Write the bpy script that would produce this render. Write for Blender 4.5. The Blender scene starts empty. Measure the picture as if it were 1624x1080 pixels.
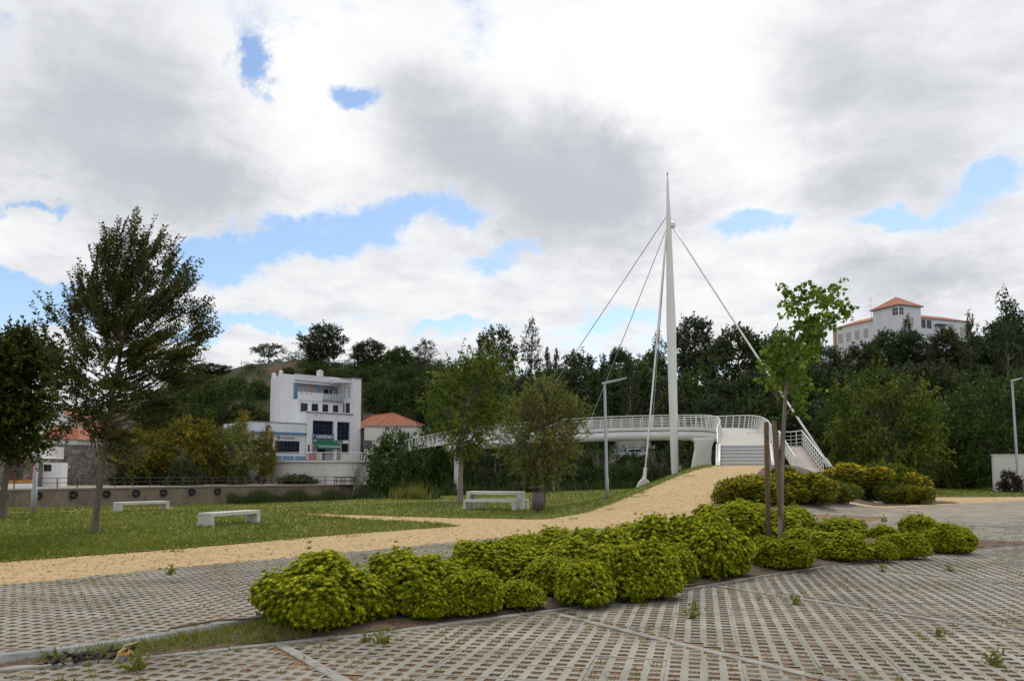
import bpy, bmesh, math, random
import numpy as np
from mathutils import Vector, Matrix

# ------------------------------------------------------------------ camera, sky, sun, exposure
scene = bpy.context.scene
COL = scene.collection
F_PX, W_PX, EYE, PITCH, AXIS_Y = 1260.0, 1624.0, 1.6, math.radians(4.5), 648.8
cam_data = bpy.data.cameras.new('camera')
cam = bpy.data.objects.new('camera', cam_data); COL.objects.link(cam)
cam_data.sensor_fit = 'HORIZONTAL'; cam_data.sensor_width = 36.0
cam_data.lens = 36.0 * F_PX / W_PX
cam_data.shift_y = (AXIS_Y - 540.0) / W_PX
cam_data.clip_start = 0.1; cam_data.clip_end = 3000
cam.location = (0, 0, EYE)
cam.rotation_euler = (math.radians(90) + PITCH, 0, 0)
scene.camera = cam
scene.view_settings.view_transform = 'Standard'
scene.view_settings.look = 'None'
scene.view_settings.exposure = 0.12
scene.view_settings.gamma = 1.0
scene.cycles.max_bounces = 6; scene.cycles.diffuse_bounces = 3; scene.cycles.glossy_bounces = 2; scene.cycles.transmission_bounces = 3; scene.cycles.transparent_max_bounces = 4

def ray(x, y):
    dx = (x - 812.0) / F_PX; dy = (AXIS_Y - y) / F_PX
    return Vector((dx, math.cos(PITCH) - dy * math.sin(PITCH), math.sin(PITCH) + dy * math.cos(PITCH)))
def at(x, y, Y):
    """the point of the place seen at photo pixel (x, y), Y metres ahead of the photographer"""
    r = ray(x, y); t = Y / r.y
    return Vector((r.x * t, Y, EYE + r.z * t))
def onz(x, y, z=0.0):
    r = ray(x, y); t = (z - EYE) / r.z
    return Vector((r.x * t, r.y * t, z))
def pxm(Y): return F_PX / Y

SUN_AZ, SUN_EL = math.radians(24), math.radians(54)     # ahead of the camera, to the right, behind cloud
def build_world():
    w = bpy.data.worlds.new('World'); scene.world = w; w.use_nodes = True
    nt = w.node_tree; N = nt.nodes; L = nt.links; N.clear()
    out = N.new('ShaderNodeOutputWorld'); bg = N.new('ShaderNodeBackground')
    L.new(bg.outputs[0], out.inputs[0])
    sky = N.new('ShaderNodeTexSky'); sky.sky_type = 'NISHITA'; sky.sun_disc = False
    sky.sun_elevation = SUN_EL; sky.sun_rotation = SUN_AZ
    sky.altitude = 50; sky.air_density = 1.0; sky.dust_density = 0.5; sky.ozone_density = 1.6
    STR = 0.14
    bg.inputs['Strength'].default_value = STR
    tc = N.new('ShaderNodeTexCoord')
    def vm(op, a, b=None):
        n = N.new('ShaderNodeVectorMath'); n.operation = op
        for i, v in enumerate((a, b)):
            if v is None: continue
            if isinstance(v, (tuple, list)): n.inputs[i].default_value = v
            else: L.new(v, n.inputs[i])
        return n.outputs['Value'] if op in ('LENGTH', 'DOT_PRODUCT') else n.outputs[0]
    def ma(op, a, b=None, c=None):
        n = N.new('ShaderNodeMath'); n.operation = op
        for i, v in enumerate((a, b, c)):
            if v is None: continue
            if isinstance(v, (int, float)): n.inputs[i].default_value = v
            else: L.new(v, n.inputs[i])
        return n.outputs[0]
    def smooth(v, a, b, c=0.0, d=1.0):
        n = N.new('ShaderNodeMapRange'); n.interpolation_type = 'SMOOTHSTEP'
        L.new(v, n.inputs[0])
        for i, k in zip((1, 2, 3, 4), (a, b, c, d)): n.inputs[i].default_value = k
        return n.outputs[0]
    def noise(vec, scale, detail, rough, dist=0.0):
        n = N.new('ShaderNodeTexNoise'); n.inputs['Scale'].default_value = scale
        n.inputs['Detail'].default_value = detail; n.inputs['Roughness'].default_value = rough
        n.inputs['Distortion'].default_value = dist
        L.new(vec, n.inputs['Vector']); return n
    d = vm('NORMALIZE', tc.outputs['Generated'])
    sep = N.new('ShaderNodeSeparateXYZ'); L.new(d, sep.inputs[0])
    zz = ma('ADD', ma('MAXIMUM', sep.outputs[2], 0.0), 0.16)
    comb = N.new('ShaderNodeCombineXYZ')
    L.new(ma('DIVIDE', sep.outputs[0], zz), comb.inputs[0]); L.new(ma('DIVIDE', sep.outputs[1], zz), comb.inputs[1])
    q = comb.outputs[0]
    wn = noise(d, 9.0, 10.0, 0.68)
    warp = vm('MULTIPLY', vm('SUBTRACT', wn.outputs['Color'], (0.5, 0.5, 0.5)), (0.13, 0.09, 0.11))
    dw = vm('ADD', d, warp)
    big = noise(q, 1.15, 9.0, 0.58, 0.25)
    fine = noise(q, 4.2, 10.0, 0.64, 0.35)
    def blobs(spec):
        tot = None
        for (x, y, rx, ry, amp) in spec:
            c = ray(x, y).normalized()
            k = vm('LENGTH', vm('MULTIPLY', vm('SUBTRACT', dw, tuple(c)), (F_PX / rx, 700.0 / ry, F_PX / ry)))
            v = smooth(k, 0.0, 1.6, amp, 0.0)
            tot = v if tot is None else ma('ADD', tot, v)
        return tot
    # gaps of blue between the clouds, then the thick grey bellies, then the thin backlit parts
    gaps = blobs([(405, 120, 24, 42, -.36), (570, 165, 48, 22, -.34), (480, 385, 120, 34, -.44), (640, 340, 110, 34, -.46),
                  (345, 420, 80, 36, -.42), (50, 470, 130, 40, -.55), (75, 335, 40, 14, -.36), (800, 408, 80, 26, -.42),
                  (1195, 366, 100, 24, -.40), (1400, 352, 90, 20, -.42), (1535, 318, 44, 34, -.35), (1592, 262, 50, 24, -.36),
                  (390, 523, 150, 17, -.42), (560, 500, 70, 16, -.3), (720, 520, 120, 15, -.36), (985, 505, 80, 20, -.3), (860, 380, 70, 24, -.3)])
    cover = blobs([(640, 470, 300, 60, .26), (1250, 440, 420, 70, .26), (200, 200, 330, 150, .25), (950, 250, 300, 150, .26),
                   (1400, 150, 320, 160, .26), (820, 380, 110, 30, .22), (80, 400, 120, 40, .2), (660, 355, 55, 28, .34), (450, 555, 320, 24, .2)])
    grey = blobs([(200, 225, 260, 105, 0.40), (330, 300, 150, 50, 0.25), (700, 215, 110, 100, 0.29), (935, 300, 190, 95, 0.54),
                  (1180, 150, 110, 110, 0.28), (1430, 160, 210, 130, 0.29), (1440, 442, 210, 34, 0.32), (1290, 300, 150, 34, 0.18), (120, 60, 190, 80, 0.19)])
    bright = blobs([(1080, 80, 150, 110, -.62), (1190, 245, 110, 90, -.42), (470, 210, 110, 120, -.3), (590, 40, 120, 60, -.2), (820, 60, 110, 80, -.18)])
    dens = ma('ADD', ma('ADD', ma('MULTIPLY', big.outputs[0], 0.70), ma('MULTIPLY', fine.outputs[0], 0.72)), ma('ADD', gaps, cover))
    mask = smooth(dens, 0.51, 0.745)
    th = ma('ADD', ma('ADD', ma('MULTIPLY', big.outputs[0], 0.62), ma('MULTIPLY', fine.outputs[0], 0.72)), ma('ADD', grey, bright))
    thick = smooth(th, 0.42, 1.14)
    ramp = N.new('ShaderNodeValToRGB'); L.new(thick, ramp.inputs[0])
    e = ramp.color_ramp.elements
    e[0].position = 0.0; e[0].color = (1.0, 1.0, 1.0, 1)
    e[1].position = 1.0; e[1].color = (0.56, 0.58, 0.625, 1)
    m = ramp.color_ramp.elements.new(0.28); m.color = (0.88, 0.89, 0.91, 1)
    m = ramp.color_ramp.elements.new(0.62); m.color = (0.73, 0.745, 0.78, 1)
    cl = vm('SCALE', ramp.outputs[0]); cl.node.inputs['Scale'].default_value = 0.93 / STR
    mix = N.new('ShaderNodeMix'); mix.data_type = 'RGBA'
    L.new(mask, mix.inputs[0]); L.new(sky.outputs[0], mix.inputs[6]); L.new(cl, mix.inputs[7])
    L.new(mix.outputs[2], bg.inputs['Color'])
build_world()

sun_data = bpy.data.lights.new('sun', 'SUN'); sun_data.energy = 1.5; sun_data.angle = math.radians(14)
sun_data.color = (1.0, 0.95, 0.87)
sun = bpy.data.objects.new('sun', sun_data); COL.objects.link(sun)
sd = Vector((math.sin(SUN_AZ) * math.cos(SUN_EL), math.cos(SUN_AZ) * math.cos(SUN_EL), math.sin(SUN_EL)))
sun.rotation_euler = (-sd).to_track_quat('-Z', 'Y').to_euler()
sun.location = (0, 0, 60)

# ------------------------------------------------------------------ materials
def new_mat(name):
    m = bpy.data.materials.new(name); m.use_nodes = True
    return m, m.node_tree.nodes, m.node_tree.links, m.node_tree.nodes['Principled BSDF']
def surf(name, c1, c2=None, scale=8.0, rough=0.8, bump=0.0, bscale=None, stretch=(1, 1, 1), detail=6.0, c3=None, spot=0.62, sscale=None, metal=0.0, lo=.35, hi=.65, world=False):
    m, N, L, b = new_mat(name)
    c2 = c2 or tuple(v * 0.8 for v in c1)
    tc = N.new('ShaderNodeTexCoord'); mp = N.new('ShaderNodeMapping'); mp.inputs['Scale'].default_value = stretch
    if world:
        ge = N.new('ShaderNodeNewGeometry'); L.new(ge.outputs['Position'], mp.inputs[0])
    else: L.new(tc.outputs['Object'], mp.inputs[0])
    n = N.new('ShaderNodeTexNoise'); n.inputs['Scale'].default_value = scale; n.inputs['Detail'].default_value = detail
    n.inputs['Roughness'].default_value = 0.62
    L.new(mp.outputs[0], n.inputs['Vector'])
    r = N.new('ShaderNodeValToRGB'); L.new(n.outputs[0], r.inputs[0])
    r.color_ramp.elements[0].position = lo; r.color_ramp.elements[0].color = (*c2, 1)
    r.color_ramp.elements[1].position = hi; r.color_ramp.elements[1].color = (*c1, 1)
    col = r.outputs[0]
    if c3:
        n3 = N.new('ShaderNodeTexNoise'); n3.inputs['Scale'].default_value = sscale or scale * .35; n3.inputs['Detail'].default_value = 8
        n3.inputs['Roughness'].default_value = 0.7
        L.new(mp.outputs[0], n3.inputs['Vector'])
        mr = N.new('ShaderNodeMapRange'); L.new(n3.outputs[0], mr.inputs[0])
        mr.inputs[1].default_value = spot - .07; mr.inputs[2].default_value = spot + .07
        mx = N.new('ShaderNodeMix'); mx.data_type = 'RGBA'
        L.new(mr.outputs[0], mx.inputs[0]); L.new(col, mx.inputs[6]); mx.inputs[7].default_value = (*c3, 1)
        col = mx.outputs[2]
    L.new(col, b.inputs['Base Color'])
    b.inputs['Roughness'].default_value = rough; b.inputs['Metallic'].default_value = metal
    if bump:
        n2 = N.new('ShaderNodeTexNoise'); n2.inputs['Scale'].default_value = bscale or scale * 3; n2.inputs['Detail'].default_value = 6
        L.new(mp.outputs[0], n2.inputs['Vector'])
        bp = N.new('ShaderNodeBump'); bp.inputs['Strength'].default_value = bump; bp.inputs['Distance'].default_value = 0.03
        L.new(n2.outputs[0], bp.inputs['Height']); L.new(bp.outputs[0], b.inputs['Normal'])
    return m
def leafmat(name, dark, mid, tip, trans=0.32, rough=0.5):
    """leaf colour runs from dark to tip with each leaf's own tint value"""
    m, N, L, b = new_mat(name)
    a = N.new('ShaderNodeAttribute'); a.attribute_name = 'tint'
    r = N.new('ShaderNodeValToRGB'); L.new(a.outputs['Fac'], r.inputs[0])
    e = r.color_ramp.elements
    e[0].position = 0.0; e[0].color = (*dark, 1); e[1].position = 1.0; e[1].color = (*tip, 1)
    k = e.new(0.5); k.color = (*mid, 1)
    L.new(r.outputs[0], b.inputs['Base Color']); b.inputs['Roughness'].default_value = rough
    b.inputs['Specular IOR Level'].default_value = 0.12
    t = N.new('ShaderNodeBsdfTranslucent'); L.new(r.outputs[0], t.inputs[0])
    mx = N.new('ShaderNodeMixShader'); mx.inputs[0].default_value = trans
    L.new(b.outputs[0], mx.inputs[1]); L.new(t.outputs[0], mx.inputs[2])
    L.new(mx.outputs[0], N['Material Output'].inputs['Surface'])
    return m

M = {}
M['ground'] = surf('dry_soil', (.17, .125, .075), (.09, .075, .045), 1.2, .95, .5, 6, c3=(.07, .085, .03), spot=.5)
M['hill'] = surf('hillside_soil', (.15, .085, .05), (.085, .06, .035), .22, .95, .8, 1.6, c3=(.045, .055, .022), spot=.53, sscale=.16)
M['lawn'] = surf('lawn_turf', (.19, .205, .04), (.14, .155, .03), 5.0, .95, .6, 60, c3=(.19, .155, .055), spot=.58, sscale=.45)
M['grass'] = leafmat('grass_blade', (.105, .148, .018), (.20, .23, .034), (.29, .255, .068), .3, .6)
M['reed'] = leafmat('reed_blade', (.025, .04, .014), (.055, .08, .025), (.12, .12, .05), .25, .6)
M['pebble'] = leafmat('path_pebble', (.36, .25, .13), (.48, .345, .18), (.62, .49, .30), .0, .9)
M['sand'] = surf('sand_gravel', (.56, .395, .195), (.455, .315, .15), 3.5, .95, .5, 60, c3=(.40, .29, .155), spot=.60, sscale=1.1)
M['concrete'] = surf('paver_concrete', (.36, .335, .28), (.265, .245, .20), 2.2, .9, .3, 90, c3=(.195, .175, .14), spot=.56, sscale=.55, world=True)
M['soil'] = surf('joint_soil', (.30, .165, .08), (.17, .105, .055), 9.0, .95, .6, 60, c3=(.13, .11, .045), spot=.58, sscale=2.5, world=True)
M['bed'] = surf('bed_soil', (.14, .09, .055), (.075, .05, .03), 6.0, .95, .8, 40, c3=(.23, .16, .09), spot=.62, sscale=9)
M['kerb'] = surf('kerb_concrete', (.34, .325, .285), (.23, .22, .19), 5.0, .85, .2, 40, c3=(.17, .155, .125), spot=.6, sscale=2, world=True)
M['kerbblue'] = surf('raised_kerb', (.30, .30, .295), (.19, .195, .195), 4.0, .8, .25, 40, c3=(.14, .14, .135), spot=.64)
M['white_concrete'] = surf('white_concrete', (.64, .62, .57), (.50, .485, .44), 3.0, .75, .15, 30, c3=(.45, .43, .38), spot=.68, sscale=2.5)
M['bridge_white'] = surf('bridge_paint', (.80, .79, .76), (.70, .69, .65), 1.2, .45, .04, 8, stretch=(1, 1, .35), c3=(.50, .47, .38), spot=.68, sscale=1.2)
M['deck'] = surf('bridge_deck', (.50, .475, .42), (.41, .39, .345), 1.5, .85, .1, 30)
M['step'] = surf('step_concrete', (.47, .475, .465), (.37, .375, .365), 3, .8, .1, 30, c3=(.30, .25, .19), spot=.66)
M['plank'] = surf('gangway_board', (.42, .36, .32), (.34, .29, .26), 2, .85, .1, 20)
M['steel'] = surf('galvanised_steel', (.38, .40, .41), (.30, .315, .325), 12, .5, .03, 40, metal=.35)
M['cable'] = surf('steel_cable', (.36, .37, .38), (.28, .285, .29), 20, .5, metal=.4)
M['bin'] = surf('bin_steel', (.105, .075, .07), (.075, .055, .052), 14, .55, .06, 60)
M['darkwood'] = surf('dark_wood', (.065, .04, .03), (.04, .026, .02), 6, .8)
M['stake'] = surf('stake_wood', (.20, .135, .075), (.125, .083, .046), 6, .85, .35, 30, stretch=(6, 6, .6))
M['bark'] = surf('grey_bark', (.17, .14, .10), (.09, .075, .055), 9, .95, .6, 26, stretch=(2, 2, .5), c3=(.22, .17, .05), spot=.63, sscale=7)
M['bark_pale'] = surf('pale_bark', (.27, .235, .19), (.17, .145, .115), 9, .95, .4, 26, stretch=(2, 2, .4))
M['bark_dark'] = surf('dark_bark', (.075, .06, .045), (.04, .033, .026), 5, .95)
M['wall'] = surf('white_wall', (.74, .74, .75), (.66, .66, .675), .5, .85, .05, 20, stretch=(1, 1, .25), c3=(.56, .555, .55), spot=.66, sscale=.9)
M['wallwarm'] = surf('old_white_wall', (.70, .68, .64), (.60, .58, .54), .45, .88, .08, 20, stretch=(1, 1, .3), c3=(.45, .40, .33), spot=.66, sscale=.7)
M['wallpink'] = surf('pale_pink_wall', (.62, .54, .51), (.56, .48, .455), 1, .85)
M['trimgrey'] = surf('grey_trim', (.26, .265, .28), (.20, .205, .215), 3, .7)
M['tan'] = surf('tan_wall', (.30, .225, .165), (.22, .165, .12), .8, .9, .2, 12)
M['quay'] = surf('quay_wall', (.30, .235, .155), (.21, .165, .11), .6, .92, .2, 14, stretch=(1, 1, .4), c3=(.13, .105, .075), spot=.6, sscale=.8)
M['pave'] = surf('promenade', (.36, .31, .25), (.28, .24, .19), 1, .9)
M['roof'] = surf('clay_tile', (.40, .135, .065), (.29, .095, .047), 3, .85, .2, 20, c3=(.22, .085, .05), spot=.62, sscale=1.2)
M['glass'] = surf('dark_glass', (.022, .026, .032), (.014, .016, .02), .8, .12)
M['curtain'] = surf('pale_window', (.42, .44, .46), (.32, .34, .36), 2, .4)
M['blue'] = surf('blue_paint', (.06, .22, .42), (.05, .18, .36), 3, .6)
M['deepblue'] = surf('deep_blue', (.018, .03, .16), (.014, .024, .13), 3, .5)
M['green'] = surf('green_awning', (.015, .16, .105), (.012, .13, .085), 3, .75)
M['red'] = surf('red_paint', (.34, .03, .03), (.27, .025, .025), 3, .6)
M['pinkred'] = surf('parasol_cloth', (.48, .09, .09), (.40, .075, .075), 2, .8)
M['yellow'] = surf('yellow_sign', (.62, .46, .03), (.54, .40, .025), 3, .5)
M['signwhite'] = surf('sign_white', (.8, .8, .8), (.76, .76, .76), 3, .5)
M['brown_rail'] = surf('rusty_rail', (.085, .058, .045), (.055, .038, .03), 6, .7)
M['tyre'] = surf('tyre_rubber', (.018, .018, .018), (.011, .011, .011), 5, .8)
M['carpaint'] = surf('car_paint', (.50, .53, .57), (.46, .49, .53), 2, .25)
M['stone_joint'] = surf('stone_mortar', (.20, .18, .15), (.13, .12, .10), 1.5, .95)
M['lattice_far'] = None
def piece_variation(m, amt):
    N, L = m.node_tree.nodes, m.node_tree.links; b = N['Principled BSDF']; src = b.inputs['Base Color'].links[0].from_socket
    oi = N.new('ShaderNodeObjectInfo'); mr = N.new('ShaderNodeMapRange'); L.new(oi.outputs['Random'], mr.inputs[0]); mr.inputs[3].default_value = 1 - amt; mr.inputs[4].default_value = 1 + amt
    hs = N.new('ShaderNodeHueSaturation'); L.new(src, hs.inputs['Color']); L.new(mr.outputs[0], hs.inputs['Value']); L.new(hs.outputs[0], b.inputs['Base Color'])
piece_variation(M['concrete'], .10); piece_variation(M['kerb'], .12); piece_variation(M['kerbblue'], .12); piece_variation(M['roof'], .12); piece_variation(M['plank'], .10)
M['rooftrim'] = surf('ochre_trim', (.52, .36, .20), (.44, .30, .17), 3, .8)
M['orange'] = surf('orange_cap', (.62, .27, .03), (.55, .23, .025), 5, .5)
M['hose'] = surf('yellow_hose', (.42, .38, .13), (.34, .31, .10), 5, .5)
M['litter'] = leafmat('dry_litter', (.10, .06, .03), (.22, .14, .075), (.36, .25, .14), .1, .9)

def stone_mat():
    m, N, L, b = new_mat('rubble_stone')
    tc = N.new('ShaderNodeTexCoord'); v = N.new('ShaderNodeTexVoronoi'); v.inputs['Scale'].default_value = 2.3
    L.new(tc.outputs['Object'], v.inputs['Vector'])
    s = N.new('ShaderNodeSeparateColor'); L.new(v.outputs['Color'], s.inputs[0])
    r = N.new('ShaderNodeValToRGB'); L.new(s.outputs[0], r.inputs[0])
    e = r.color_ramp.elements
    e[0].color = (.11, .105, .095, 1); e[1].color = (.34, .27, .20, 1); k = e.new(.5); k.color = (.20, .19, .175, 1)
    v2 = N.new('ShaderNodeTexVoronoi'); v2.feature = 'DISTANCE_TO_EDGE'; v2.inputs['Scale'].default_value = 2.3
    L.new(tc.outputs['Object'], v2.inputs['Vector'])
    mr = N.new('ShaderNodeMapRange'); L.new(v2.outputs['Distance'], mr.inputs[0]); mr.inputs[2].default_value = .07
    mx = N.new('ShaderNodeMix'); mx.data_type = 'RGBA'; L.new(mr.outputs[0], mx.inputs[0])
    mx.inputs[6].default_value = (.17, .155, .13, 1); L.new(r.outputs[0], mx.inputs[7])
    L.new(mx.outputs[2], b.inputs['Base Color']); b.inputs['Roughness'].default_value = .95
    bp = N.new('ShaderNodeBump'); bp.inputs['Distance'].default_value = .06; L.new(mr.outputs[0], bp.inputs['Height'])
    L.new(bp.outputs[0], b.inputs['Normal'])
    return m
M['stone'] = stone_mat()

LAT = math.radians(13.3); PITCHM = 0.15; HOLE = 0.096
def lattice_mat():
    """grass-grid paving too far off to tell the openings apart"""
    m, N, L, b = new_mat('far_grid_paving')
    tc = N.new('ShaderNodeTexCoord'); mp = N.new('ShaderNodeMapping'); mp.vector_type = 'POINT'
    mp.inputs['Rotation'].default_value = (0, 0, LAT); mp.inputs['Scale'].default_value = (1, 1, 1)
    L.new(tc.outputs['Object'], mp.inputs[0])
    s = N.new('ShaderNodeSeparateXYZ'); L.new(mp.outputs[0], s.inputs[0])
    def hole(o):
        f = N.new('ShaderNodeMath'); f.operation = 'MULTIPLY'; L.new(o, f.inputs[0]); f.inputs[1].default_value = 1 / PITCHM
        g = N.new('ShaderNodeMath'); g.operation = 'FRACT'; L.new(f.outputs[0], g.inputs[0])
        h = N.new('ShaderNodeMath'); h.operation = 'COMPARE'; L.new(g.outputs[0], h.inputs[0]); h.inputs[1].default_value = .5; h.inputs[2].default_value = .5 * HOLE / PITCHM
        return h.outputs[0]
    a = N.new('ShaderNodeMath'); a.operation = 'MULTIPLY'; L.new(hole(s.outputs[0]), a.inputs[0]); L.new(hole(s.outputs[1]), a.inputs[1])
    def nz(sc, c1, c2, lo=.35, hi=.65):
        n = N.new('ShaderNodeTexNoise'); n.inputs['Scale'].default_value = sc; n.inputs['Detail'].default_value = 6; n.inputs['Roughness'].default_value = .65
        L.new(tc.outputs['Object'], n.inputs['Vector'])
        r = N.new('ShaderNodeValToRGB'); L.new(n.outputs[0], r.inputs[0])
        r.color_ramp.elements[0].position = lo; r.color_ramp.elements[1].position = hi
        r.color_ramp.elements[0].color = (*c1, 1); r.color_ramp.elements[1].color = (*c2, 1)
        return r.outputs[0]
    mx = N.new('ShaderNodeMix'); mx.data_type = 'RGBA'; L.new(a.outputs[0], mx.inputs[0])
    L.new(nz(1.6, (.25, .23, .19), (.37, .345, .29)), mx.inputs[6]); L.new(nz(5, (.13, .09, .045), (.27, .155, .075)), mx.inputs[7])
    sn = N.new('ShaderNodeVectorMath'); sn.operation = 'SNAP'; L.new(mp.outputs[0], sn.inputs[0]); sn.inputs[1].default_value = (.6, .9, 10)
    wn = N.new('ShaderNodeTexWhiteNoise'); L.new(sn.outputs[0], wn.inputs['Vector'])
    mr = N.new('ShaderNodeMapRange'); L.new(wn.outputs['Value'], mr.inputs[0]); mr.inputs[3].default_value = .80; mr.inputs[4].default_value = 1.18
    hs = N.new('ShaderNodeHueSaturation'); L.new(mx.outputs[2], hs.inputs['Color']); L.new(mr.outputs[0], hs.inputs['Value'])
    L.new(hs.outputs[0], b.inputs['Base Color']); b.inputs['Roughness'].default_value = .95
    return m
M['lattice_far'] = lattice_mat()

def water_mat():
    m, N, L, b = new_mat('river_water')
    b.inputs['Base Color'].default_value = (.018, .022, .014, 1); b.inputs['Roughness'].default_value = .08
    tc = N.new('ShaderNodeTexCoord'); n = N.new('ShaderNodeTexNoise'); n.inputs['Scale'].default_value = 1.2; n.inputs['Detail'].default_value = 4
    L.new(tc.outputs['Object'], n.inputs['Vector'])
    bp = N.new('ShaderNodeBump'); bp.inputs['Strength'].default_value = .25; bp.inputs['Distance'].default_value = .1
    L.new(n.outputs[0], bp.inputs['Height']); L.new(bp.outputs[0], b.inputs['Normal'])
    return m
M['water'] = water_mat()

L_ = {}
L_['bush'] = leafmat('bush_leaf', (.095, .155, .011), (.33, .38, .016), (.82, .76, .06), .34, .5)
L_['elm'] = leafmat('elm_leaf', (.024, .036, .007), (.058, .074, .012), (.20, .165, .022), .35, .5)
L_['olive'] = leafmat('olive_leaf', (.08, .105, .024), (.18, .20, .046), (.36, .33, .08), .35, .5)
L_['fresh'] = leafmat('fresh_leaf', (.045, .078, .010), (.125, .175, .022), (.32, .31, .045), .38, .5)
L_['ginkgo'] = leafmat('ginkgo_leaf', (.065, .12, .014), (.15, .24, .028), (.30, .37, .06), .42, .5)
L_['dark'] = leafmat('dark_leaf', (.020, .034, .012), (.054, .076, .026), (.13, .145, .045), .25, .55)
L_['deep'] = leafmat('deep_leaf', (.022, .043, .009), (.055, .095, .019), (.15, .19, .033), .3, .5)
L_['autumn'] = leafmat('yellowing_leaf', (.075, .085, .014), (.20, .18, .022), (.44, .32, .035), .35, .55)
L_['greyg'] = leafmat('grey_green_leaf', (.03, .042, .022), (.06, .078, .04), (.10, .115, .055), .3, .55)
L_['scrub'] = leafmat('scrub_leaf', (.024, .048, .012), (.06, .10, .022), (.13, .155, .038), .28, .55)
L_['flowerbush'] = leafmat('flower_shrub_leaf', (.06, .085, .012), (.14, .17, .022), (.28, .26, .04), .3, .5)
L_['flower'] = leafmat('yellow_flower', (.62, .42, .006), (.80, .60, .01), (.86, .72, .03), .3, .5)
L_['mid'] = leafmat('mid_green_leaf', (.028, .050, .008), (.085, .125, .017), (.30, .30, .04), .34, .5)
L_['purple'] = leafmat('purple_leaf', (.03, .02, .018), (.06, .04, .035), (.09, .07, .05), .2, .6)

# ------------------------------------------------------------------ mesh helpers
def fast_mesh(name, V, F, tint=None, smooth=False):
    V = np.asarray(V, dtype=np.float32); F = np.asarray(F, dtype=np.int32)
    me = bpy.data.meshes.new(name)
    k = F.shape[1]
    me.vertices.add(len(V)); me.vertices.foreach_set('co', V.ravel())
    me.loops.add(F.size); me.loops.foreach_set('vertex_index', F.ravel())
    me.polygons.add(len(F)); me.polygons.foreach_set('loop_start', np.arange(0, F.size, k, dtype=np.int32))
    me.polygons.foreach_set('loop_total', np.full(len(F), k, dtype=np.int32))
    if tint is not None:
        a = me.attributes.new('tint', 'FLOAT', 'POINT'); a.data.foreach_set('value', np.clip(tint, 0, 1).astype(np.float32))
    if smooth: me.polygons.foreach_set('use_smooth', np.ones(len(F), dtype=bool))
    me.update(calc_edges=True)
    return me
def link(name, me, mat=None, parent=None):
    if mat is not None and len(me.materials) == 0: me.materials.append(mat)
    o = bpy.data.objects.new(name, me); COL.objects.link(o)
    if parent is not None: o.parent = parent
    return o
def tag(o, label, cat, group=None):
    o['label'] = label; o['category'] = cat
    if group: o['group'] = group
    return o
def struct(o): o['kind'] = 'structure'; return o
def stuff(o, label=None, cat=None):
    o['kind'] = 'stuff'
    if label: o['label'] = label
    if cat: o['category'] = cat
    return o
def thing(name, label, cat, loc=(0, 0, 0), rz=0.0, group=None):
    o = bpy.data.objects.new(name, None); COL.objects.link(o)
    o.empty_display_size = .3
    o.location = loc; o.rotation_euler = (0, 0, rz)
    return tag(o, label, cat, group)
def dup(root, loc, rz=0.0, sc=(1, 1, 1), label=None, group=None, cat=None):
    r = root.copy(); COL.objects.link(r); r.location = loc; r.rotation_euler = (0, 0, rz); r.scale = sc
    if label: r['label'] = label
    if group: r['group'] = group
    if cat: r['category'] = cat
    for ch in list(root.children):
        c = ch.copy(); COL.objects.link(c); c.parent = r
        for g2 in list(ch.children):
            d = g2.copy(); COL.objects.link(d); d.parent = c
    return r
class MB:
    def __init__(s): s.V = []; s.F = []
    def add(s, V, F):
        n = len(s.V); s.V += [tuple(v) for v in V]; s.F += [tuple(i + n for i in f) for f in F]; return s
    def box(s, x0, x1, y0, y1, z0, z1):
        return s.add([(x0, y0, z0), (x1, y0, z0), (x1, y1, z0), (x0, y1, z0), (x0, y0, z1), (x1, y0, z1), (x1, y1, z1), (x0, y1, z1)],
                     [(0, 3, 2, 1), (4, 5, 6, 7), (0, 1, 5, 4), (1, 2, 6, 5), (2, 3, 7, 6), (3, 0, 4, 7)])
    def prism(s, poly, y0, y1):
        """outline poly in x,z pushed from y0 to y1"""
        n = len(poly)
        V = [(x, y0, z) for x, z in poly] + [(x, y1, z) for x, z in poly]
        return s.add(V, [tuple(range(n)), tuple(range(2 * n - 1, n - 1, -1))] + [((i + 1) % n, i, n + i, n + (i + 1) % n) for i in range(n)])
    def slab(s, poly, z0, z1):
        n = len(poly)
        V = [(x, y, z0) for x, y in poly] + [(x, y, z1) for x, y in poly]
        return s.add(V, [tuple(range(n - 1, -1, -1)), tuple(range(n, 2 * n))] + [(i, (i + 1) % n, n + (i + 1) % n, n + i) for i in range(n)])
    def tube(s, pts, rad, n=8, cap=True):
        V, F = tube_arrays(pts, rad, n)
        s.add(V, F)
        if cap:
            k = len(s.V) - len(V)
            s.F.append(tuple(k + i for i in range(n - 1, -1, -1))); s.F.append(tuple(k + (len(pts) - 1) * n + i for i in range(n)))
        return s
    def lathe(s, prof, n=16, c=(0, 0)):
        V = []; F = []
        for r, z in prof:
            for i in range(n):
                a = 2 * math.pi * i / n; V.append((c[0] + r * math.cos(a), c[1] + r * math.sin(a), z))
        for j in range(len(prof) - 1):
            for i in range(n):
                F.append((j * n + i, j * n + (i + 1) % n, (j + 1) * n + (i + 1) % n, (j + 1) * n + i))
        F.append(tuple(range(n - 1, -1, -1))); F.append(tuple((len(prof) - 1) * n + i for i in range(n)))
        return s.add(V, F)
    def build(s, name, mat, parent=None, smooth=False, bevel=0.0):
        me = bpy.data.meshes.new(name); me.from_pydata(s.V, [], s.F); me.update()
        if smooth:
            for p in me.polygons: p.use_smooth = True
        o = link(name, me, mat, parent)
        if bevel:
            b = o.modifiers.new('bevel', 'BEVEL'); b.width = bevel; b.segments = 2; b.limit_method = 'ANGLE'
        return o
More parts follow.
